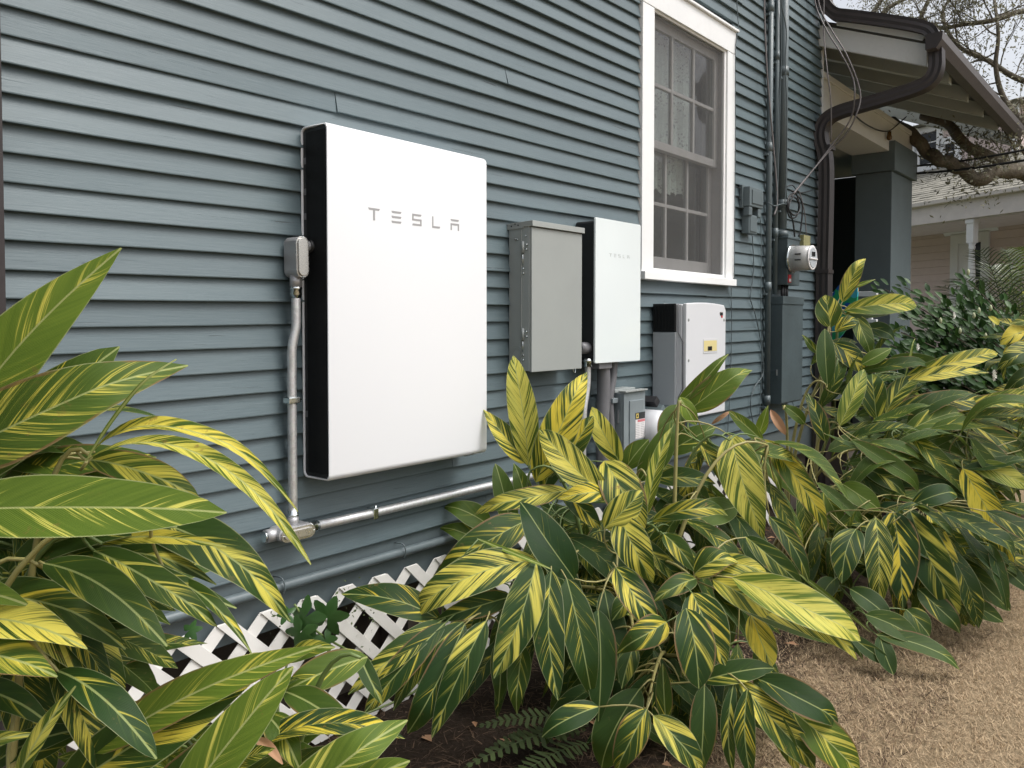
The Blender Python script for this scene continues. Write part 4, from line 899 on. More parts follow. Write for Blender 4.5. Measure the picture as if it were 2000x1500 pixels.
# ---- left, nearest clump
G = Ginger('shell ginger with broad yellow streaked leaves at the left edge, nearest the viewer', (.36, -.62, 0), lerpf([(400, 1.48), (900, 1.38), (1500, 1.25)]))
for u_, v_ in ((-40, 800), (-30, 920), (178, 892), (200, 1062), (90, 1110), (60, 1240), (-60, 1300), (300, 1020)): G.cane(u_, v_, off=(U(-.12, .12), U(-.1, .1)))
H = G.leaf
H(-130, 960, 218, 680, 120, .25, .35, .05, .12)
H(-120, 905, 237, 484, 138, .42, .80, .06, .06, fold=.15, face=(-.55, -.8, .25))
H(-110, 905, 318, 704, 150, .48, .40, .12, .02, fold=.2, dry=.5)
H(-150, 1000, 437, 995, 138, .42, .62, .05, -.08, fold=.12, dry=.6)
H(182, 882, 562, 926, 44, .95, .3, .24, .06, twist=.5, fold=.5, face=(-.3, -.7, .8))
H(168, 900, 606, 1073, 44, .75, .4, .20, .0, twist=-.5, fold=.5, face=(-.2, -.7, .8), dt=-.06)
H(172, 898, 385, 965, 72, .72, .3, .10, .05)
H(166, 905, 316, 704, 10, .1, .8, .02, -.10, dt=-.05)
H(240, 1010, 562, 1184, 98, .55, .1, .14, .14)
H(196, 1062, 442, 1068, 34, .8, .3, .10, .06)
H(10, 1130, 330, 1022, 70, .18, .2, .16, .10)
H(0, 1090, 260, 1050, 60, .25, .2, .1, .16)
H(182, 1075, 418, 1208, 66, .45, .2, .12, .02)
H(85, 1100, 327, 1262, 84, .25, .2, .12, -.02)
H(110, 1080, 462, 1188, 66, .4, .15, .14, .08)
H(120, 1100, 400, 1110, 60, .4, .15, .14, .12)
H(330, 1130, 492, 1275, 36, .4, .2, .14, .05, twist=.8, fold=.5)
H(-30, 1110, 248, 1342, 135, .55, .15, .12, .10)
H(-20, 1060, 200, 1180, 80, .45, .2, .12, .15)
H(-110, 1235, 168, 1262, 105, .98, .1, .16, -.04, face=(-.2, -.6, .9))
H(-120, 1300, 112, 1322, 110, .62, .35, .14, -.06, face=(-.2, -.6, .9))
H(112, 1310, 306, 1482, 72, .3, .05, .14, -.02)
H(-90, 1130, 44, 1172, 60, .15, .75, .05, -.05)
H(-70, 1180, 225, 1228, 95, .5, .2, .14, .04)
H(30, 1540, 148, 1340, 40, .6, .35, .06, -.02)
H(-70, 1480, 40, 1432, 45, .5, .3, .08, 0)
H(-80, 1340, 90, 1400, 60, .15, .1, .12, .06)
G.fill(42, -60, 980, 130, 1330, 1.45, 1.80, -15, 50, (.22, .36), (.1, .6), (0, .3))
G.fill(10, -60, 880, 100, 1000, 1.5, 1.6, 5, 30, (.22, .34), (.1, .5), (.1, .5))
G.finish()
# ---- low clump at the bottom left
G = Ginger('low shell ginger clump in front of the white lattice', (.80, -1.00, 0), lerpf([(1200, 1.50), (1500, 1.30)])); H = G.leaf
for u_, v_ in ((230, 1420), (330, 1560), (560, 1540), (705, 1285), (300, 1600), (620, 1600)): G.cane(u_, v_, off=(U(-.1, .1), U(-.08, .08)), lift=.1)
H(100, 1560, 525, 1275, 125, .62, .15, .1, .08)
H(180, 1470, 628, 1260, 84, .5, .75, .06, .04, fold=.35)
H(270, 1600, 485, 1395, 80, .22, .15, .1, .06)
H(320, 1620, 568, 1302, 108, .38, .72, .05, .0, fold=.15)
H(540, 1600, 762, 1418, 100, .5, .6, .08, -.02, fold=.2, dry=.5); H(660, 1580, 792, 1488, 62, .42, .6, .08, -.04, dry=.8)
H(718, 1283, 556, 1348, 70, .35, .5, .06, .12); H(555, 1350, 695, 1440, 66, .2, .3, .08, .08); H(520, 1395, 582, 1495, 62, .3, .4, .08, .05)
H(-20, 1500, 180, 1420, 60, .2, .1, .1, .1); H(560, 1290, 650, 1262, 40, .6, .5, .1, .15); H(60, 1480, 250, 1370, 60, .4, .1, .08, .1)
H(700, 1275, 745, 1370, 34, .3, .1, .06, .3)
G.fill(20, 100, 1470, 520, 1570, 1.38, 1.62, 30, 50, (.18, .28), (.1, .65), (0, .4))
G.finish()
# ---- centre clump
G = Ginger('large shell ginger clump in the centre, between the battery and the lawn', (2.74, -.62, 0), lerpf([(850, 3.12), (1000, 2.92), (1200, 2.62), (1400, 2.42)])); H = G.leaf
for u_, v_ in ((1036, 920), (1185, 960), (1076, 1112), (862, 1216), (950, 1205), (1205, 1110), (1290, 1045), (1360, 1135), (1440, 1130), (1345, 1190), (1262, 930), (1330, 790), (1425, 860), (1500, 870), (1262, 1390), (1460, 1340), (1380, 1320), (1545, 1400), (1240, 1040), (1240, 1270)):
    G.cane(u_, v_, off=(U(-.2, .2), U(-.15, .15)))
H(1033, 912, 1001, 695, 60, .85, .35, .06, .1, fold=.15); H(1028, 905, 944, 800, 48, .75, .1, .08, .1)
H(1046, 942, 1141, 722, 76, .72, .1, .08, .08); H(1100, 915, 1158, 812, 50, .6, .1, .08, .12); H(1212, 905, 1155, 800, 48, .85, .1, .12, .12)
H(1190, 975, 1055, 838, 68, .88, .1, .12, .0); H(1180, 900, 1252, 1045, 84, .72, .1, .2, -.02); H(1060, 960, 1120, 850, 52, .2, .0, .1, .16)
H(1108, 958, 928, 992, 44, .75, .15, .12, .0); H(1178, 962, 1088, 974, 44, .75, .15, .18, -.05)
H(1122, 1132, 1018, 978, 82, .08, .0, .10, -.06, dry=0); H(1032, 1015, 846, 1120, 78, .42, .1, .14, -.02)
H(1050, 1094, 797, 1192, 86, .70, .05, .12, -.10); H(1048, 1096, 965, 1325, 78, .66, .05, .10, -.14, fold=.15); H(1077, 1114, 1090, 1368, 66, .36, .05, .07, -.14, fold=.12)
H(1107, 1130, 1155, 1358, 70, .2, .08, .08, -.13, fold=.12); H(1168, 1190, 1168, 1415, 68, .04, .08, .06, -.05, dry=0); H(1180, 1150, 1215, 1330, 60, .1, .05, .06, .05)
H(862, 1212, 667, 1160, 66, .36, .05, .14, .0); H(1000, 1165, 848, 1212, 50, .25, .05, .1, -.02)
H(862, 1212, 680, 1356, 52, .55, .1, .14, -.06); H(870, 1216, 712, 1392, 56, .3, .05, .12, -.07); H(905, 1214, 765, 1385, 48, .36, .05, .10, -.06); H(908, 1218, 797, 1437, 66, .16, .02, .08, -.08); H(950, 1212, 843, 1442, 66, .34, .05, .09, -.10)
H(1020, 1260, 1005, 1388, 50, .35, .2, .06, .02); H(1170, 1380, 1058, 1434, 54, .15, .05, .1, .0); H(985, 1240, 975, 1370, 46, .2, .1, .06, .06)
H(932, 1052, 1078, 1112, 10, .4, .95, .03, -.16)
H(1212, 1012, 1270, 1130, 74, .72, .05, .18, -.08); H(1203, 1108, 1282, 1228, 66, .58, .05, .15, -.10); H(1352, 1158, 1417, 1300, 88, .55, .05, .16, -.16); H(1340, 1188, 1365, 1345, 82, .46, .05, .14, -.17)
H(1302, 1215, 1210, 1267, 62, .55, .15, .2, -.08); H(1360, 1130, 1276, 1172, 44, .5, .15, .12, -.06); H(1430, 1128, 1692, 1242, 88, .88, .75, .10, -.16, fold=.3); H(1392, 1132, 1522, 1214, 62, .8, .35, .15, -.10)
H(1450, 1180, 1690, 1278, 52, .8, .25, .08, -.08); H(1420, 1160, 1648, 1262, 46, .25, .3, .1, -.04); H(1356, 1122, 1438, 1088, 64, .65, .15, .2, -.06); H(1368, 1112, 1502, 1118, 44, .8, .3, .14, -.02)
H(1468, 1200, 1508, 1302, 58, .95, .1, .06, -.02); H(1372, 1330, 1512, 1302, 50, .1, .1, .08, -.02); H(1478, 1325, 1653, 1412, 68, .12, .05, .12, -.06)
H(1440, 1328, 1600, 1500, 66, .5, .15, .10, -.05); H(1488, 1368, 1560, 1510, 44, .65, .3, .1, -.03); H(1550, 1390, 1680, 1512, 82, .45, .5, .12, -.02); H(1433, 1335, 1430, 1510, 32, .3, .05, .08, -.06)
H(1460, 1345, 1466, 1515, 44, .4, .05, .08, -.08); H(1376, 1338, 1368, 1510, 56, .12, .1, .08, -.04); H(1300, 1410, 1294, 1296, 34, .25, .2, .08, .05); H(1264, 1385, 1198, 1515, 66, .4, .1, .14, -.08)
H(1276, 1398, 1376, 1508, 62, .55, .05, .15, -.09); H(1236, 1158, 1196, 1212, 44, .5, .15, .18, .02); H(1238, 1262, 1214, 1344, 42, .45, .1, .12, .0); H(1250, 1345, 1170, 1500, 84, .03, .12, .12, .02, dry=0)
H(1296, 1043, 1358, 1117, 40, .3, .2, .12, -.04); H(1180, 1032, 1254, 958, 62, .78, .1, .1, -.06); H(1098, 966, 1172, 1032, 40, .45, .05, .12, .02)
H(1345, 802, 1465, 713, 62, .15, .55, .08, .35, fold=.12); H(1322, 790, 1420, 688, 32, .3, .45, .04, .38, fold=.6, dry=1.); H(1328, 776, 1360, 830, 32, .2, .95, .1, .3)
H(1322, 790, 1298, 875, 54, .02, .40, .08, .34, dry=0); H(1302, 885, 1398, 832, 48, .05, .35, .06, .30, dry=0); H(1248, 940, 1322, 815, 54, .12, .35, .06, .3); H(1222, 915, 1267, 858, 48, .1, .45, .08, .3)
H(1262, 1008, 1311, 832, 34, .78, .5, .03, .16, fold=.6); H(1276, 935, 1398, 942, 42, .5, .1, .16, .2); H(1274, 1018, 1424, 994, 40, .75, .1, .36, .05); H(1440, 990, 1320, 1014, 60, .04, .45, .1, .22, dry=0)
H(1427, 850, 1492, 1052, 86, .78, .45, .12, .10, fold=.15); H(1492, 858, 1621, 1034, 50, .72, .3, .12, .18); H(1370, 862, 1432, 938, 42, .4, .1, .1, .28); H(1462, 865, 1530, 960, 36, .35, .35, .1, .3)
H(1502, 1008, 1581, 1134, 38, .35, .05, .12, .16); H(1456, 1048, 1568, 1144, 46, .5, .1, .12, .06); H(1490, 862, 1424, 803, 28, .4, .5, .1, .4); H(1482, 850, 1500, 792, 24, .2, .9, .1, .5); H(1335, 855, 1400, 880, 50, .1, .2, .1, .35)
H(960, 1030, 868, 985, 50, .15, .4, .1, .3); H(965, 1070, 860, 1025, 48, .18, .4, .1, .35); H(1000, 1040, 968, 905, 46, .12, .35, .06, .32); H(1030, 1000, 1005, 905, 40, .1, .35, .06, .32)
G.fill(95, 1050, 980, 1420, 1250, 2.85, 3.3, -70, 55, (.26, .42), (.05, .5), (0, .2)); G.fill(62, 1150, 1240, 1480, 1400, 2.65, 3.0, -80, 55, (.2, .34), (.0, .42), (0, .2)); G.fill(22, 1280, 860, 1520, 1010, 3.2, 3.6, -60, 60, (.22, .38), (.1, .6), (.1, .4))
G.fill(16, 1240, 930, 1390, 1010, 3.2, 3.45, -70, 50, (.24, .36), (.05, .45), (0, .2)); G.fill(10, 960, 1130, 1080, 1250, 2.9, 3.1, -110, 35, (.22, .34), (.1, .4), (0, .1))
G.finish(.011)
# ---- right clump
G = Ginger('shell ginger clump by the house corner, with long canes leaning right over the lawn', (4.35, -.55, 0), lerpf([(560, 4.75), (800, 4.25), (1000, 3.75), (1200, 3.35), (1300, 3.2)])); H = G.leaf
for u_, v_, m_ in ((1767, 733, .55), (1640, 598, .5), (1690, 690, .5), (1763, 847, .6), (1890, 905, .6), (1640, 832, .5), (1720, 1240, .6), (1820, 992, .6), (1705, 1025, .5), (2010, 800, .6), (1612, 750, .5), (1740, 890, .5), (1860, 1090, .6), (1620, 1000, .5), (1530, 800, .5)): G.cane(u_, v_, off=(U(-.2, .2), U(-.15, .12)), mid=m_)
H(1768, 735, 1956, 684, 36, .80, .35, .12, .0); H(1765, 748, 1931, 728, 30, .78, .1, .1, -.03); H(1768, 735, 1785, 656, 5, .3, .9, .02, 0); H(1640, 832, 1688, 720, 40, .7, .5, .06, -.02); H(1712, 818, 1702, 725, 50, .42, .1, .08, .0)
H(1728, 812, 1795, 732, 44, .5, .15, .08, .06); H(1735, 806, 1933, 782, 50, .55, .05, .12, .0); H(1763, 848, 1887, 800, 44, .32, .45, .08, -.02); H(1860, 802, 2020, 795, 36, .7, .3, .1, -.02); H(1750, 862, 1892, 896, 46, .2, .35, .1, .02)
H(1718, 892, 1836, 922, 40, .3, .3, .12, .02); H(1688, 915, 1772, 967, 44, .25, .15, .12, .0); H(1645, 945, 1720, 995, 46, .1, .5, .12, -.04); H(1608, 960, 1642, 1030, 46, .25, .4, .1, -.02); H(1672, 1033, 1644, 1140, 60, .36, .05, .14, -.1, fold=.12)
H(1710, 1010, 1716, 1184, 54, .6, .1, .12, -.1); H(1745, 998, 1763, 1190, 78, .46, .03, .10, -.12, fold=.12); H(1778, 998, 1871, 1197, 76, .52, .05, .12, -.12); H(1812, 998, 1895, 1192, 34, .95, .2, .12, -.1); H(1830, 988, 1957, 1088, 52, .5, .05, .14, -.05)
H(1880, 915, 1980, 1102, 56, .78, .05, .08, -.1, fold=.15); H(1888, 905, 2012, 952, 44, .85, .7, .1, -.05); H(1895, 830, 2024, 897, 44, .4, .2, .12, .0); H(1780, 988, 1874, 958, 44, .3, .05, .15, -.02)
H(1630, 670, 1692, 732, 46, .45, .02, .1, .0); H(1645, 590, 1688, 497, 34, .68, .35, .06, .0); H(1648, 606, 1798, 592, 42, .72, .6, .12, .0); H(1650, 615, 1770, 602, 34, .4, .2, .1, .04); H(1622, 640, 1612, 576, 52, .5, .2, .05, -.02); H(1632, 648, 1676, 620, 32, .5, .05, .12, .02)
H(1672, 615, 1702, 688, 36, .38, .25, .1, .02); H(1683, 712, 1741, 680, 30, .03, .5, .08, -.06); H(1616, 752, 1611, 642, 38, .02, .15, .06, .06, dry=0); H(1598, 690, 1570, 655, 16, .3, .3, .05, .06); H(1612, 832, 1574, 770, 28, .4, .1, .08, .06); H(1572, 828, 1530, 792, 26, .1, .4, .1, .1); H(1612, 862, 1578, 768, 34, .45, .05, .08, .0)
H(1690, 640, 1750, 660, 36, .1, .05, .1, .1); H(1655, 565, 1710, 545, 10, .5, .8, .05, .0)
H(1690, 1200, 1807, 1260, 50, .12, .2, .08, -.02); H(1712, 1240, 1882, 1300, 44, .12, .2, .04, -.02); H(1718, 1240, 1745, 1320, 38, .05, .1, .05, -.02); H(1660, 1150, 1742, 1212, 48, .12, .1, .1, .02); H(1792, 1150, 1882, 1232, 48, .12, .1, .1, .05); H(1870, 1090, 1976, 1192, 48, .25, .15, .1, .1); H(1900, 1080, 2016, 1160, 42, .08, .1, .1, .1)
H(1770, 1190, 1816, 1242, 48, .35, .15, .08, .04); H(1660, 1240, 1748, 1300, 30, .1, .1, .05, 0); H(1632, 1130, 1600, 1180, 40, .2, .1, .1, .2); H(1560, 1120, 1700, 1235, 12, .3, .95, .03, .1); H(1830, 1150, 1960, 1215, 44, .2, .2, .1, .15); H(1600, 1200, 1690, 1290, 40, .1, .05, .1, .1)
G.fill(85, 1600, 820, 1950, 980, 3.9, 4.5, -10, 45, (.26, .44), (.05, .42), (.05, .35)); G.fill(60, 1640, 980, 1960, 1110, 3.5, 4.0, -55, 50, (.24, .4), (.0, .45), (0, .2)); G.fill(26, 1560, 900, 1700, 1120, 3.9, 4.3, -60, 70, (.2, .36), (.1, .5), (0, .3)); G.fill(20, 1580, 700, 1740, 840, 4.4, 4.8, 10, 70, (.24, .38), (.05, .4), (0, .2))
G.fill(24, 1560, 930, 1760, 1080, 3.7, 4.1, -70, 50, (.22, .34), (.1, .5), (.05, .4)); G.fill(16, 1900, 760, 2040, 900, 4.0, 4.6, -10, 40, (.24, .4), (.2, .6), (.1, .35))
G.finish(.012)
# ---- far right
G = Ginger('shell ginger at the right edge, rising beside the camellia', (6.3, -2.2, 0), lerpf([(600, 4.9), (1000, 4.6)])); H = G.leaf
for u_, v_ in ((2010, 640), (2030, 690)): G.cane(u_, v_, off=(U(-.1, .1), U(-.1, .1)))
H(2040, 640, 1956, 668, 44, .9, .05, .1); H(2060, 620, 1972, 632, 36, .6, .3, .1); H(2030, 682, 1955, 712, 50, .4, .1, .1, -.1); H(2050, 660, 1960, 690, 46, .85, .05, .14); H(2040, 720, 1965, 760, 36, .3, .1, .1); H(1952, 632, 1932, 618, 14, .98, .2, .05); H(2045, 600, 2000, 570, 40, .6, .4, .1)
G.fill(12, 1980, 650, 2080, 820, 4.9, 5.2, 180, 50, (.25, .4), (.2, .8), (0, .3)); G.finish()
# dried leaves
for lab, (ub, vb, ut, vt, w_, d) in (('curled dry brown leaf tip above the lowest left leaves', (498, 1442, 552, 1492, 24, 1.36)), ('tan dead leaf stalk lying under the centre clump', (1118, 1372, 1180, 1428, 10, 2.72)), ('pinkish dry leaf by the tall utility box', (1505, 800, 1535, 850, 20, 4.1)), ('dry rolled leaf among the stems right of centre', (1390, 828, 1428, 802, 10, 3.5))):
    B, T = at(ub, vb, d), at(ut, vt, d-.02); me = leaf_mesh((T-B).length, w_*d/FPX, .12, .6, .08, .4, ub, ny=10); me.materials[0] = M['tan']; o = place(me, B, T, (CAM-B)+V((0, 0, .4)), None, None, (0, 0, 1)); o.name = 'dried_leaf'; tag(o, lab, 'dry leaf')

# ================================================================== VINE on lattice
vn = thing('vine', 'dark green lobed vine with three leaves climbing through the lattice', 'vine', (0, 0, 0))
def lobed(c, r, up_dir, Nn, parent):
    y = up_dir.normalized(); z = (Nn-y*Nn.dot(y)).normalized(); x = y.cross(z); prof = []
    for k in range(41):
        t = -pi*.92 + 2*pi*.92*k/40; q5 = (t/(2*pi*.92)*5+.5) % 1; lob = .50+.50*abs(1-2*abs(q5-.5)*1.0)**1.1; rr = r*1.15*lob*(1 + .05*(k % 2)); prof.append((sin(t)*rr, cos(t)*rr))
    vs = [c + z*.006] + [c + x*p[0] + y*p[1] - z*(.18*r*(p[0]**2+p[1]**2)/r/r) for p in prof]; fs = [(0, i, i+1) for i in range(1, len(prof))]
    return MB().add(vs, fs, True).build('leaf', M['vine'], parent, fix=False)
for (u_, v_, r, du, dv) in ((598, 1205, .060, -.6, -.7), (640, 1205, .062, .3, .8), (588, 1235, .050, -.4, -1), (560, 1200, .03, -1, 0), (372, 1232, .030, .6, .2), (635, 1250, .04, .4, -1)):
    c = at(u_, v_, onp(u_, v_, 1, -.10).__sub__(CAM).dot(FW)); lobed(c, r, RT*du + V((0, 0, dv)), (CAM-c).normalized()+V((0, 0, .5)), vn)
MB().tube(spline([P3(700, 1400, -.08), P3(820, 1340, -.12), P3(720, 1290, -.11), P3(640, 1248, -.09), P3(600, 1215, -.08), P3(575, 1180, -.06)], 5), .004, 6).build('stem', M['stemg'], vn)
mb = MB()
for cu, cv, n_ in ((708, 1225, 22), (545, 1215, 12), (680, 1165, 26), (860, 1230, 30)):
    for i in range(n_):
        c = P3(cu+U(-22, 22), cv+U(-40, 40), -.06-.04*R_()); d = V((U(-1, 1), U(-.5, .5), U(-1, 1))).normalized(); e = d.orthogonal().normalized(); l = U(.008, .018); b = len(mb.v)
        mb.add([c, c+d*l*.5+e*l*.25, c+d*l, c+d*l*.5-e*l*.25], [(0, 1, 2, 3)])
tag(mb.build('small_weed', M['fern'], None, fix=False), 'fine leafy weed growing through the lattice', 'weed', kind='stuff')
# ================================================================== FERNS
def fern(label, pts, ln, nst):
    t = thing('fern', label, 'fern', tuple(pts[0][0]))
    o0 = V(pts[0][0])
    for a, b in pts:
        mb = MB(); P = bez(a-o0, (a+b)/2-o0+V((0, 0, .05)), b-o0, nst); mb.tube(P, .0012, 4)
        for i in range(1, nst):
            d = (P[i+1]-P[i-1]).normalized(); s_ = d.cross(V((0, 0, 1))).normalized(); l = ln*sin(pi*(i/nst)**.7)**.7
            for q in (-1, 1):
                r_ = s_*q*l + d*l*.25 + V((0, 0, U(-.2, .1)*l)); w_ = d*(P[i+1]-P[i]).length*.40; p = P[i]
                mb.add([p-w_*.6, p+w_*.9, p+r_*.7+w_*1.1, p+r_, p+r_*.7-w_*.5], [(0, 1, 2, 3, 4)])
        mb.build('frond', M['fern'], t, fix=False)
def gp(u_, v_, h=.05): p = onp(u_, v_, 2, h); return p
fern('small green fern fronds on the dark soil under the centre clump', [(gp(1150, 1418, .08), gp(905, 1500, .04)), (gp(1160, 1408, .10), gp(930, 1420, .10)), (gp(1150, 1450, .06), gp(985, 1540, .03)), (gp(1140, 1430, .06), gp(950, 1465, .03))], .062, 18)
fern('pale narrow fern below the vine', [(gp(700, 1460, .06), gp(600, 1520, .05)), (gp(700, 1465, .06), gp(640, 1540, .03))], .025, 16)

# ================================================================== CAMELLIA
cm = thing('camellia_bush', 'dark glossy camellia bush with white blooms right of the porch column', 'bush', (7.2, -1.75, 0))
o0 = V((7.2, -1.75, 0)); mb = MB(); st = MB()
def cleaf(c, d, Nn, l):
    y = d.normalized(); z = (Nn-y*Nn.dot(y)).normalized(); x = y.cross(z); w_ = l*.24
    mb.add([c, c+y*l*.3+x*w_*.9+z*l*.03, c+y*l*.65+x*w_*.85+z*l*.02, c+y*l-z*l*.08, c+y*l*.65-x*w_*.85+z*l*.02, c+y*l*.3-x*w_*.9+z*l*.03, c+y*l*.33-z*l*.03, c+y*l*.66-z*l*.04],
           [(0, 1, 6), (1, 2, 7, 6), (2, 3, 7), (3, 4, 7), (4, 5, 6, 7), (5, 0, 6)], True)
tips = [(1765, 560, 6.2), (1890, 548, 5.9), (1880, 575, 5.9), (1815, 590, 6.0), (1830, 620, 5.9), (1760, 650, 5.8), (1790, 680, 5.7), (1850, 650, 5.7), (1900, 640, 5.7), (1930, 660, 5.7), (1880, 700, 5.5), (1820, 700, 5.6), (1760, 700, 5.6), (1730, 670, 5.9), (1940, 720, 5.5), (1900, 740, 5.4), (1850, 740, 5.5), (1960, 760, 5.3), (1990, 740, 5.4), (1930, 790, 5.2), (1800, 760, 5.6), (1870, 615, 5.8), (1920, 610, 5.7), (1840, 690, 5.6), (1780, 620, 6.0), (1985, 790, 5.2), (1750, 740, 5.6), (1960, 700, 5.5), (1700, 720, 5.9), (1720, 760, 5.7)]
ext = []
for u_, v_, d in tips:
    for j in range(4): ext.append((u_+U(-38, 38), v_+U(5, 75), d+U(.0, .6)))
for u_, v_, d in tips+ext:
    e = at(u_, v_, d)-o0; b = V((U(-.15, .15), U(-.15, .15), 0)); m_ = V(((b.x+e.x)*.4, (b.y+e.y)*.4, e.z*.75)); P = bez(b, m_, e, 12); st.tube(P, [.014*(1-.8*i/12) for i in range(13)], 5)
    for i in range(5, 13):
        for k_ in range(6):
            c = P[i] + V((U(-.09, .09), U(-.09, .09), U(-.07, .07)))*(1.2 if i < 11 else .5); dr = ((c-P[max(i-2, 0)]).normalized() + V((U(-.7, .7), U(-.7, .7), U(-.1, .5)))); cleaf(c, dr, V((-1+U(-.6, .6), -.5+U(-.7, .7), .75)), U(.055, .095))
tag(mb.build('foliage', M['camel'], cm, fix=False), kind='stuff'); st.build('stem', M['bark'], cm, fix=False)
def flower(c, r, name='bloom'):
    f = MB()
    for ring, (n_, rr, h) in enumerate(((7, 1., .1), (6, .75, .4), (5, .45, .65))):
        for i in range(n_):
            a = 2*pi*i/n_ + ring*.5; d = V((cos(a), 0, sin(a))); s_ = V((-sin(a), 0, cos(a))); q = V((0, -1, 0))
            d = d + q*h*.6; b = c+q*r*.1*ring; f.add([b, b+d*r*rr*.6+s_*r*.38*rr, b+d*r*rr+q*r*.15, b+d*r*rr*.6-s_*r*.38*rr], [(0, 1, 2, 3)], True)
    return f.build(name, M['petal'], cm, fix=False)
flower(at(1939, 733, 5.15)-o0, .045); flower(at(1791, 678, 5.6)-o0, .03); flower(at(1862, 616, 5.6)-o0, .03)
for u_, v_ in ((1935, 607), (1972, 762), (1891, 537), (1912, 612), (1902, 622), (1690+185, 652), (1925, 662), (1837, 632), (1973, 780), (1940, 640)):
    c = at(u_, v_, 5.3)-o0; MB().tube([c, c+V((0, 0, .012)), c+V((0, 0, .028)), c+V((0, 0, .04))], [.004, .010, .009, .002], 8).build('bud', M['bud'], cm, fix=False)

# ================================================================== PALM
def palm(label, base, tipsl, mat, ln, lw=.011, n=34, droop=.25):
    t = thing('palm', label, 'palm', tuple(base)); o0 = V(base)
    for (mid_, tp) in tipsl:
        mb = MB(); P = bez(V((0, 0, 0)), mid_-o0, tp-o0, n); mb.tube(P, [.010*(1-.8*i/n) for i in range(n+1)], 5)
        for i in range(int(n*.25), n+1):
            d = (P[min(i+1, n)]-P[i-1]).normalized(); s_ = d.cross(V((0, 0, 1))).normalized(); s_ = s_ if s_.length > .1 else V((1, 0, 0)); up = s_.cross(d)
            l = ln*(sin(pi*min(1, (i/n-.2)/.8*.8+.18))**.6)
            for q in (-1, 1):
                r_ = (s_*q + d*.75 + up*U(.15, .35)).normalized()*l*U(.9, 1.05); p = P[i]; w_ = d*lw
                mb.add([p-w_*.5, p+w_*.5, p+r_*.55+w_*.5+V((0, 0, -.02)), p+r_+V((0, 0, -droop*l)), p+r_*.55-w_*.5+V((0, 0, -.02))], [(0, 1, 2, 4), (4, 2, 3)])
        mb.build('frond', mat, t, fix=False)
pb0 = V((10.0, -3.1, .9)); pb0 = at(1990, 700, 7.6); pb0.z = .2
palm('dark green feather palm behind the camellia', pb0, [(at(1960, 600, 7.5), at(1845, 560, 7.4)), (at(1975, 560, 7.6), at(1915, 490, 7.5)), (at(1960, 580, 7.4), at(1880, 545, 7.2)), (at(1990, 560, 7.6), at(1965, 490, 7.7)), (at(2000, 570, 7.6), at(2040, 540, 7.4)), (at(2000, 600, 7.4), at(2060, 600, 7.2)), (at(1950, 640, 7.2), at(1860, 590, 6.9)), (at(1980, 560, 7.8), at(1940, 520, 8.0))], M['palm'], .50)
pq = at(2010, 700, 8.6); pq.z = .2
palm('yellow green palm at the right edge in front of the neighbouring house', pq, [(at(2000, 560, 8.6), at(1985, 485, 8.5)), (at(2010, 540, 8.6), at(2020, 480, 8.6)), (at(2005, 560, 8.5), at(1960, 520, 8.3)), (at(2020, 560, 8.6), at(2060, 500, 8.5))], M['palm2'], .45)

# ================================================================== NEIGHBOUR HOUSE
nd = (FW*1 + RT*((357-1000)/FPX)); nd.z = 0; nd.normalize(); nd = -nd          # +X of the facade: towards the right of the photo
O = at(1790, 405, 16.5); O.z = 0
nn = V((nd.y, -nd.x, 0)); nn = nn if (CAM-O).dot(nn) > 0 else -nn             # outward, towards the camera
nh = bpy.data.objects.new('neighbour_house', None); COL.objects.link(nh); nh.matrix_world = Matrix(((nd.x, nn.x, 0, O.x), (nd.y, nn.y, 0, O.y), (0, 0, 1, 0), (0, 0, 0, 1)))
tag(nh, 'pale pinkish neighbouring house with white windows and tan shingled porch roof', 'house')
def NL(u_, v_, yy):                                                            # photo point on local plane y=yy -> local x,z
    r = ray(u_, v_); C0 = CAM-O; t = (yy-C0.dot(nn))/r.dot(nn); p = C0+r*t; return p.dot(nd), p.z
# if the outward axis makes a left handed frame, keep it: meshes are two sided boxes
xL, xR = -4.0, 10.0
gz = NL(1790, 405, 0)[1]
WY = -2.4                                                                       # ground floor wall plane behind the porch
boxo('porch_fascia', (xL, -.06, gz-.36), (xR, -.02, gz+.03), M['nfascia'], nh)
MB().prism([(-.02, gz-.01), (.09, gz+.00), (.10, gz+.07), (-.01, gz+.07)], 0, xL, xR).build('gutter', M['nfascia'], nh)
boxo('porch_beam', (xL, -.22, gz-.38), (xR, -.065, gz-.12), M['nfascia'], nh); boxo('porch_soffit', (xL, WY+.02, gz-.30), (xR, -.225, gz-.26), M['nfascia'], nh)
UY = -3.0; rt = NL(1870, 322, UY)[1]
MB().add([(xL, .06, gz+.05), (xR, .06, gz+.05), (xR, UY, rt), (xL, UY, rt), (xL, .06, gz), (xR, .06, gz), (xR, UY, rt-.05), (xL, UY, rt-.05)], [(0,1,2,3),(7,6,5,4),(0,4,5,1),(1,5,6,2),(2,6,7,3),(3,7,4,0)]).build('porch_roof', M['shingle2'], nh)
mb = MB(); rows = 17; ln_ = V((0, UY-.06, rt-gz-.05))
for r in range(rows):
    x = xL - U(0, .3)
    while x < xR:
        x2 = x+U(.12, .36); f0 = r/rows; y_0 = .09+f0*(UY-.06); z_0 = gz+.052+f0*(rt-gz-.05); hh = U(.008, .024); y_1 = y_0+(UY-.06)/rows*1.05; z_1 = z_0+(rt-gz-.05)/rows*1.05
        a = max(x, xL)+.004; b = min(x2, xR); x = x2
        if b-a < .03: continue
        mb.add([(a, y_0, z_0+hh), (b, y_0, z_0+hh), (b, y_1, z_1+.003), (a, y_1, z_1+.003), (a, y_0, z_0-.005), (b, y_0, z_0-.005)], [(0, 1, 2, 3), (0, 4, 5, 1)])
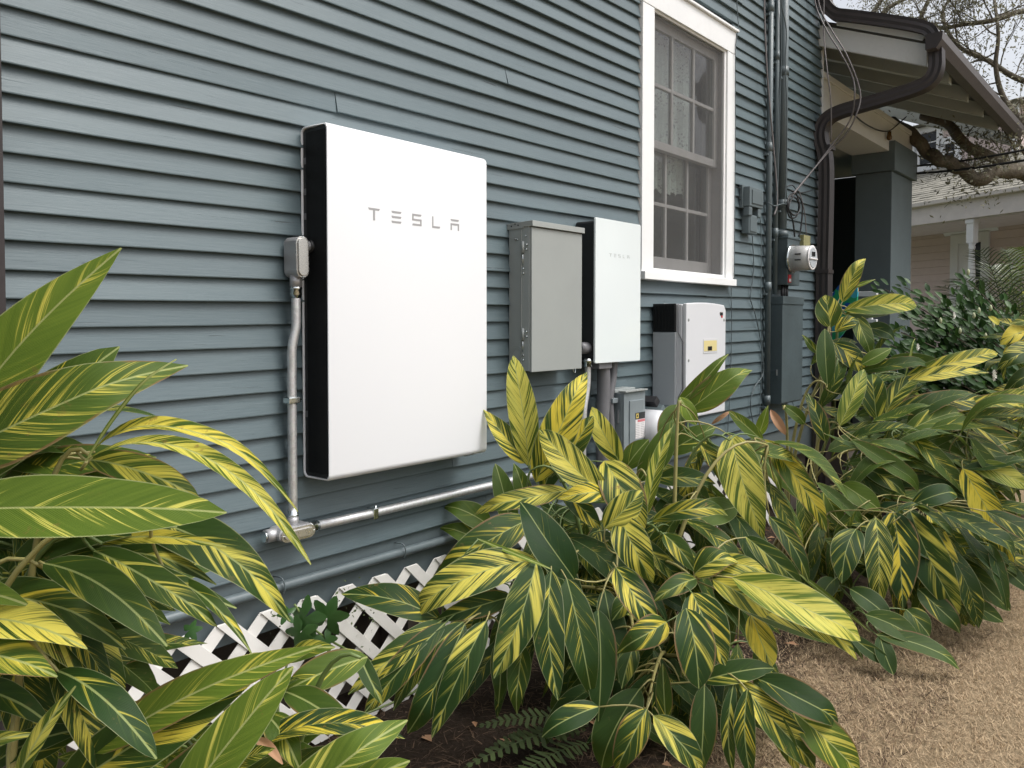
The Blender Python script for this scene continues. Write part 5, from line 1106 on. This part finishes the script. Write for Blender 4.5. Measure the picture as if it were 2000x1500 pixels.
tag(mb.build('shingles', M['shingle2'], nh, fix=False), kind='stuff')
z = 0.; i = 0
while z < gz-.35:
    boxo('siding_board', (xL, WY-.02, z), (xR, WY+.004+.006*(i % 2), z+.166), M['pink'], nh); z += .17; i += 1
z = rt
xU = NL(1978, 280, UY)[0]; uz = NL(1900, 222, UY)[1]
while z < uz-.1:
    boxo('siding_board', (xL, UY-.02, z), (xU, UY+.004+.006*(i % 2), z+.166), M['pink'], nh); z += .17; i += 1
boxo('wall_core', (xL, UY-3, 0), (xU-.01, UY-.021, uz), M['pink'], nh); boxo('corner_board', (xU, UY-.03, rt-.1), (xU+.12, UY+.02, uz), M['white'], nh)
boxo('wall_core', (xL, UY+.1, 0), (xR, WY-.021, gz-.1), M['pink'], nh)
MB().prism([(UY+.3, uz), (UY-1.5, uz+.45), (UY-3.5, uz)], 0, xL-.3, xU+.3).build('roof', M['shingle2'], nh)
def nwin_(u0, v0, u1, v1, yy, panes, fr, nm='window'):
    xa, za = NL(u0, (v0+v1)/2, yy)[0], NL((u0+u1)/2, v0, yy)[1]; xb, zb_ = NL(u1, (v0+v1)/2, yy)[0], NL((u0+u1)/2, v1, yy)[1]; w_ = link(nm, None, parent=nh)
    f_ = .06*fr
    boxo('frame', (xa-f_, yy+.012, zb_-f_), (xa, yy+.06, za+f_), M['white'], w_); boxo('frame', (xb, yy+.012, zb_-f_), (xb+f_, yy+.06, za+f_), M['white'], w_); boxo('frame', (xa+.001, yy+.012, za), (xb-.001, yy+.06, za+f_), M['white'], w_); boxo('frame', (xa+.001, yy+.012, zb_-f_), (xb-.001, yy+.06, zb_), M['white'], w_)
    for k_ in range(panes): boxo('pane', (xa, yy+.015, zb_+(za-zb_)*k_/panes+.012), (xb, yy+.025, zb_+(za-zb_)*(k_+1)/panes-.012), M['nwin'], w_)
    for k_ in range(1, panes): zz = zb_+(za-zb_)*k_/panes; boxo('muntin', (xa, yy+.020, zz-.012), (xb, yy+.05, zz+.012), M['white'], w_)
    return xa, xb, zb_, za
nwin_(1799, 259, 1832, 320, UY, 3, 2.6); nwin_(1848, 280, 1868, 314, UY, 2, 2.6); nwin_(1750, 270, 1784, 322, UY, 3, 2.6)
xa, xb, zb_, za = nwin_(1873, 474, 1918, 620, WY, 2, 3.2)
MB().prism([(WY+.01, za+.2), (WY+.12, za+.33), (WY+.12, za+.37), (WY+.01, za+.37)], 0, xa-.38, xb+.38).build('window_crown', M['white'], nh); boxo('window_frieze', (xa-.2, WY+.012, za+.192), (xb+.2, WY+.05, za+.21), M['white'], nh)
boxo('curtain', (xa, WY+.0255, zb_), (xa+(xb-xa)*.45, WY+.029, za), M['white'], nh)
px_ = NL(1899, 470, -.14)[0]; cz = gz-.38
po = link('porch_post', None, parent=nh)
boxo('post_block', (px_-.075, -.205, cz-.45), (px_+.075, -.065, cz-.0), M['white'], po, .006); boxo('post_cap', (px_-.09, -.22, cz-.07), (px_+.09, -.05, cz-.001), M['white'], po)
MB().tube([(px_, -.135, cz-.45), (px_, -.135, cz-.50), (px_, -.135, cz-.52), (px_, -.135, cz-.58), (px_, -.135, cz-1.1), (px_, -.135, .9)], [.075, .05, .065, .05, .07, .075], 12).build('post_shaft', M['white'], po); boxo('post_block', (px_-.075, -.205, .3), (px_+.075, -.065, .9), M['white'], po)
for q in (3.6,): boxo('porch_post', (px_+q-.07, -.205, .3), (px_+q+.07, -.065, cz), M['white'], nh)
boxo('porch_floor', (xL, WY, .1), (xR, -.02, .35), M['nfascia'], nh)

# flip the local depth axis so that the house has a right handed frame
for o in [q for q in bpy.data.objects if q.type == 'MESH' and (q.parent == nh or (q.parent and q.parent.parent == nh))]:
    o.data.transform(Matrix.Diagonal((1, -1, 1, 1))); o.data.flip_normals()
nh.matrix_world = Matrix(((nd.x, -nn.x, 0, O.x), (nd.y, -nn.y, 0, O.y), (0, 0, 1, 0), (0, 0, 0, 1)))

# ================================================================== OAK
rs = random.Random(11)
def grow(mb, lf, p, d, r, l, depth, dens=1., up=.15):
    n = 5; P = [p]; R = [r]
    for i in range(n):
        d = (d + V((rs.uniform(-.35, .35), rs.uniform(-.35, .35), rs.uniform(-.28, .28)+up*.2))).normalized(); p = p + d*l/n; P.append(p); R.append(max(.003, r*(1-.5*(i+1)/n)))
    mb.tube(P, R, 6 if r > .02 else 4, caps=False)
    if depth > 0:
        for k_ in range(rs.choice((2, 3, 3))):
            i = rs.randint(2, n); q = (P[i]-P[i-1]).normalized(); q = (q + V((rs.uniform(-1, 1), rs.uniform(-1, 1), rs.uniform(-.6, .9)))*.9).normalized(); grow(mb, lf, P[i], q, R[i]*.7, l*rs.uniform(.6, .85), depth-1, dens, up)
    if depth <= 1: lf += [(P[i], 1) for i in range(1, n+1) if rs.random() < dens]
def oakleaves(lf, n, size, spread, mat, parent):
    vs, fs = [], []
    for p, _ in lf:
        for i in range(n):
            c = p + V((rs.gauss(0, spread), rs.gauss(0, spread), rs.gauss(0, spread))); a = V((rs.uniform(-1, 1), rs.uniform(-1, 1), rs.uniform(-1, 1))).normalized(); b = a.orthogonal().normalized(); l = size*rs.uniform(.6, 1.3); k_ = len(vs)
            vs += [tuple(c), tuple(c+a*l*.5+b*l*.22), tuple(c+a*l), tuple(c+a*l*.5-b*l*.22)]; fs.append((k_, k_+1, k_+2, k_+3))
    me = bpy.data.meshes.new('crown'); me.from_pydata(vs, [], fs); me.update(); return tag(link('crown', me, mat, parent), kind='stuff')
ok = thing('oak_tree', 'live oak with mossy crooked limbs reaching across the neighbouring house', 'tree', (0, 0, 0)); tr_ = MB(); lf = []
d_ = 8.2
tb = at(2330, 640, 9.0); tb.z = 0
tr_.tube(spline([tb, tb+V((.05, 0, 1.2)), at(2250, 400, 8.9), at(2120, 340, 8.6)], 5), [.34, .32, .31, .30, .29, .27, .26, .24, .22, .20, .19, .18, .17, .16, .16, .15][:16], 10)
l1 = spline([at(2120, 340, 8.6), at(2050, 333, 8.4), at(1985, 332, 8.3), at(1935, 340, 8.2), at(1912, 352, 8.2), at(1885, 335, 8.2), at(1860, 320, 8.2), at(1835, 312, 8.2), at(1812, 298, 8.3), at(1795, 278, 8.3), at(1776, 258, 8.4), at(1740, 238, 8.6)], 4)
tr_.tube([p+V((0, 0, .012*sin(i*1.3))) for i, p in enumerate(l1)], [.078-.020*i/len(l1)+.004*sin(i*.9)+.002*sin(i*1.7) for i in range(len(l1))], 10)
l2 = spline([at(2120, 345, 8.6), at(2030, 352, 8.5), at(1990, 338, 8.4), at(1958, 318, 8.4), at(1925, 302, 8.4), at(1895, 290, 8.4), at(1872, 268, 8.4), at(1855, 245, 8.5), at(1830, 233, 8.5), at(1800, 225, 8.6)], 4)
tr_.tube(l2, [.062-.014*i/len(l2)+.003*sin(i*.8) for i in range(len(l2))], 9)
for P in (l1, l2):
    for i in range(6, len(P)-2, 2):
        if rs.random() < .45: grow(tr_, lf, P[i], V((rs.uniform(-.6, .6), rs.uniform(-.3, .6), rs.uniform(-.5, 1))).normalized(), .008, rs.uniform(.2, .4), 1, .6)
for q in range(5): grow(tr_, lf, at(1990+rs.uniform(-60, 60), 300+rs.uniform(-30, 30), 8.5), V((-.4, rs.uniform(-.6, .6), rs.uniform(-.2, .9))).normalized(), .012, .5, 1, .6)
# upper crown over the porch roof
up1 = [[(2200, 60, 10), (2080, 30, 10), (2000, 22, 10), (1940, 40, 10), (1880, 48, 10.2), (1838, 55, 10.4), (1790, 40, 10.6), (1742, 55, 11)], [(2200, 240, 10), (2060, 180, 10), (1980, 150, 10.2), (1930, 118, 10.3), (1880, 96, 10.4), (1850, 60, 10.6), (1842, 20, 10.8), (1865, -10, 11)], [(1790, 60, 11), (1800, 30, 11), (1822, -20, 11)], [(1695, 40, 11.5), (1715, 10, 11.5), (1740, -25, 11.5)], [(1722, 30, 11.5), (1740, 12, 11.5), (1775, -5, 11.5)], [(2060, 300, 9.6), (2000, 240, 9.8), (1960, 190, 10), (1945, 130, 10), (1950, 70, 10), (1942, 0, 10.3)]]
tr_.tube(spline([tb+V((.1, 0, .8)), at(2330, 200, 9.6), at(2200, 60, 10)], 5), [.3-.018*i for i in range(11)], 9)
for L_ in up1:
    P = spline([at(*q) for q in L_], 4); tr_.tube(P, [.044-.028*i/len(P) for i in range(len(P))], 7)
    for i in range(4, len(P), 2): grow(tr_, lf, P[i], V((rs.uniform(-1, .5), rs.uniform(-1, 1), rs.uniform(-.6, 1))).normalized(), .011, rs.uniform(.4, .75), 2, .5)
tr_.build('trunk', M['bark'], ok, fix=False); oakleaves(lf, 12, .050, .15, M['oak'], ok)
# power lines
for lab, a, b in (('upper black utility line in front of the neighbouring house', (1700, 330, 8.9), (2080, 276, 7.4)), ('lower black utility line in front of the neighbouring house', (1700, 342, 8.8), (2080, 298, 7.2))):
    A_, B_ = at(*a), at(*b); tag(MB().tube([A_.lerp(B_, t/8)-V((0, 0, .05*sin(pi*t/8))) for t in range(9)], .012, 6).build('utility_line', M['cable'], None), lab, 'utility line')

# ================================================================== unseen trees added behind the viewer to darken the horizon and reflect in the panes
for bx, by, hh, lab in ((15.5, -11.5, 6.5, 'unseen tree added across the lawn for its reflection in the window panes'), (22., -15., 8., 'taller unseen tree added further along the lawn for its reflection in the window panes')):
    st_ = thing('added_tree', lab, 'tree', (bx, by, 0)); tm = MB(); lf = []
    tm.tube([(0, 0, -.1), (.1, 0, hh*.25), (0, .1, hh*.5)], [.22, .17, .13], 8)
    for q in range(9): grow(tm, lf, V((0, .05, hh*rs.uniform(.3, .5))), V((rs.uniform(-1, 1), rs.uniform(-1, 1), rs.uniform(.1, 1.2))).normalized(), .08, hh*.3, 2, .9)
    tm.build('trunk', M['bark'], st_, fix=False); oakleaves(lf, 9, .16, .35, M['camel'], st_)

# repeats share a group
GR = dict(ginger_plant='shell ginger clumps along the wall', painted_conduit='slate painted conduits on the wall', plastic_conduit='grey plastic conduits under the small white cabinet', metal_conduit='galvanised conduits on the siding', conduit_body='cast conduit fittings beside the white battery', downspout='brown downspouts on the house', cable='loose wires on the wall', telecom_box='slate painted interface boxes', utility_line='utility lines crossing the neighbouring house', dried_leaf='dry leaves among the ginger', palm='palms behind the camellia', added_tree='unseen trees added for the window reflections', fern='ferns on the bed soil')
for o in bpy.data.objects:
    if o.parent is None and 'label' in o.keys():
        k_ = o.name.split('.')[0]
        if k_ in GR: o['group'] = GR[k_]
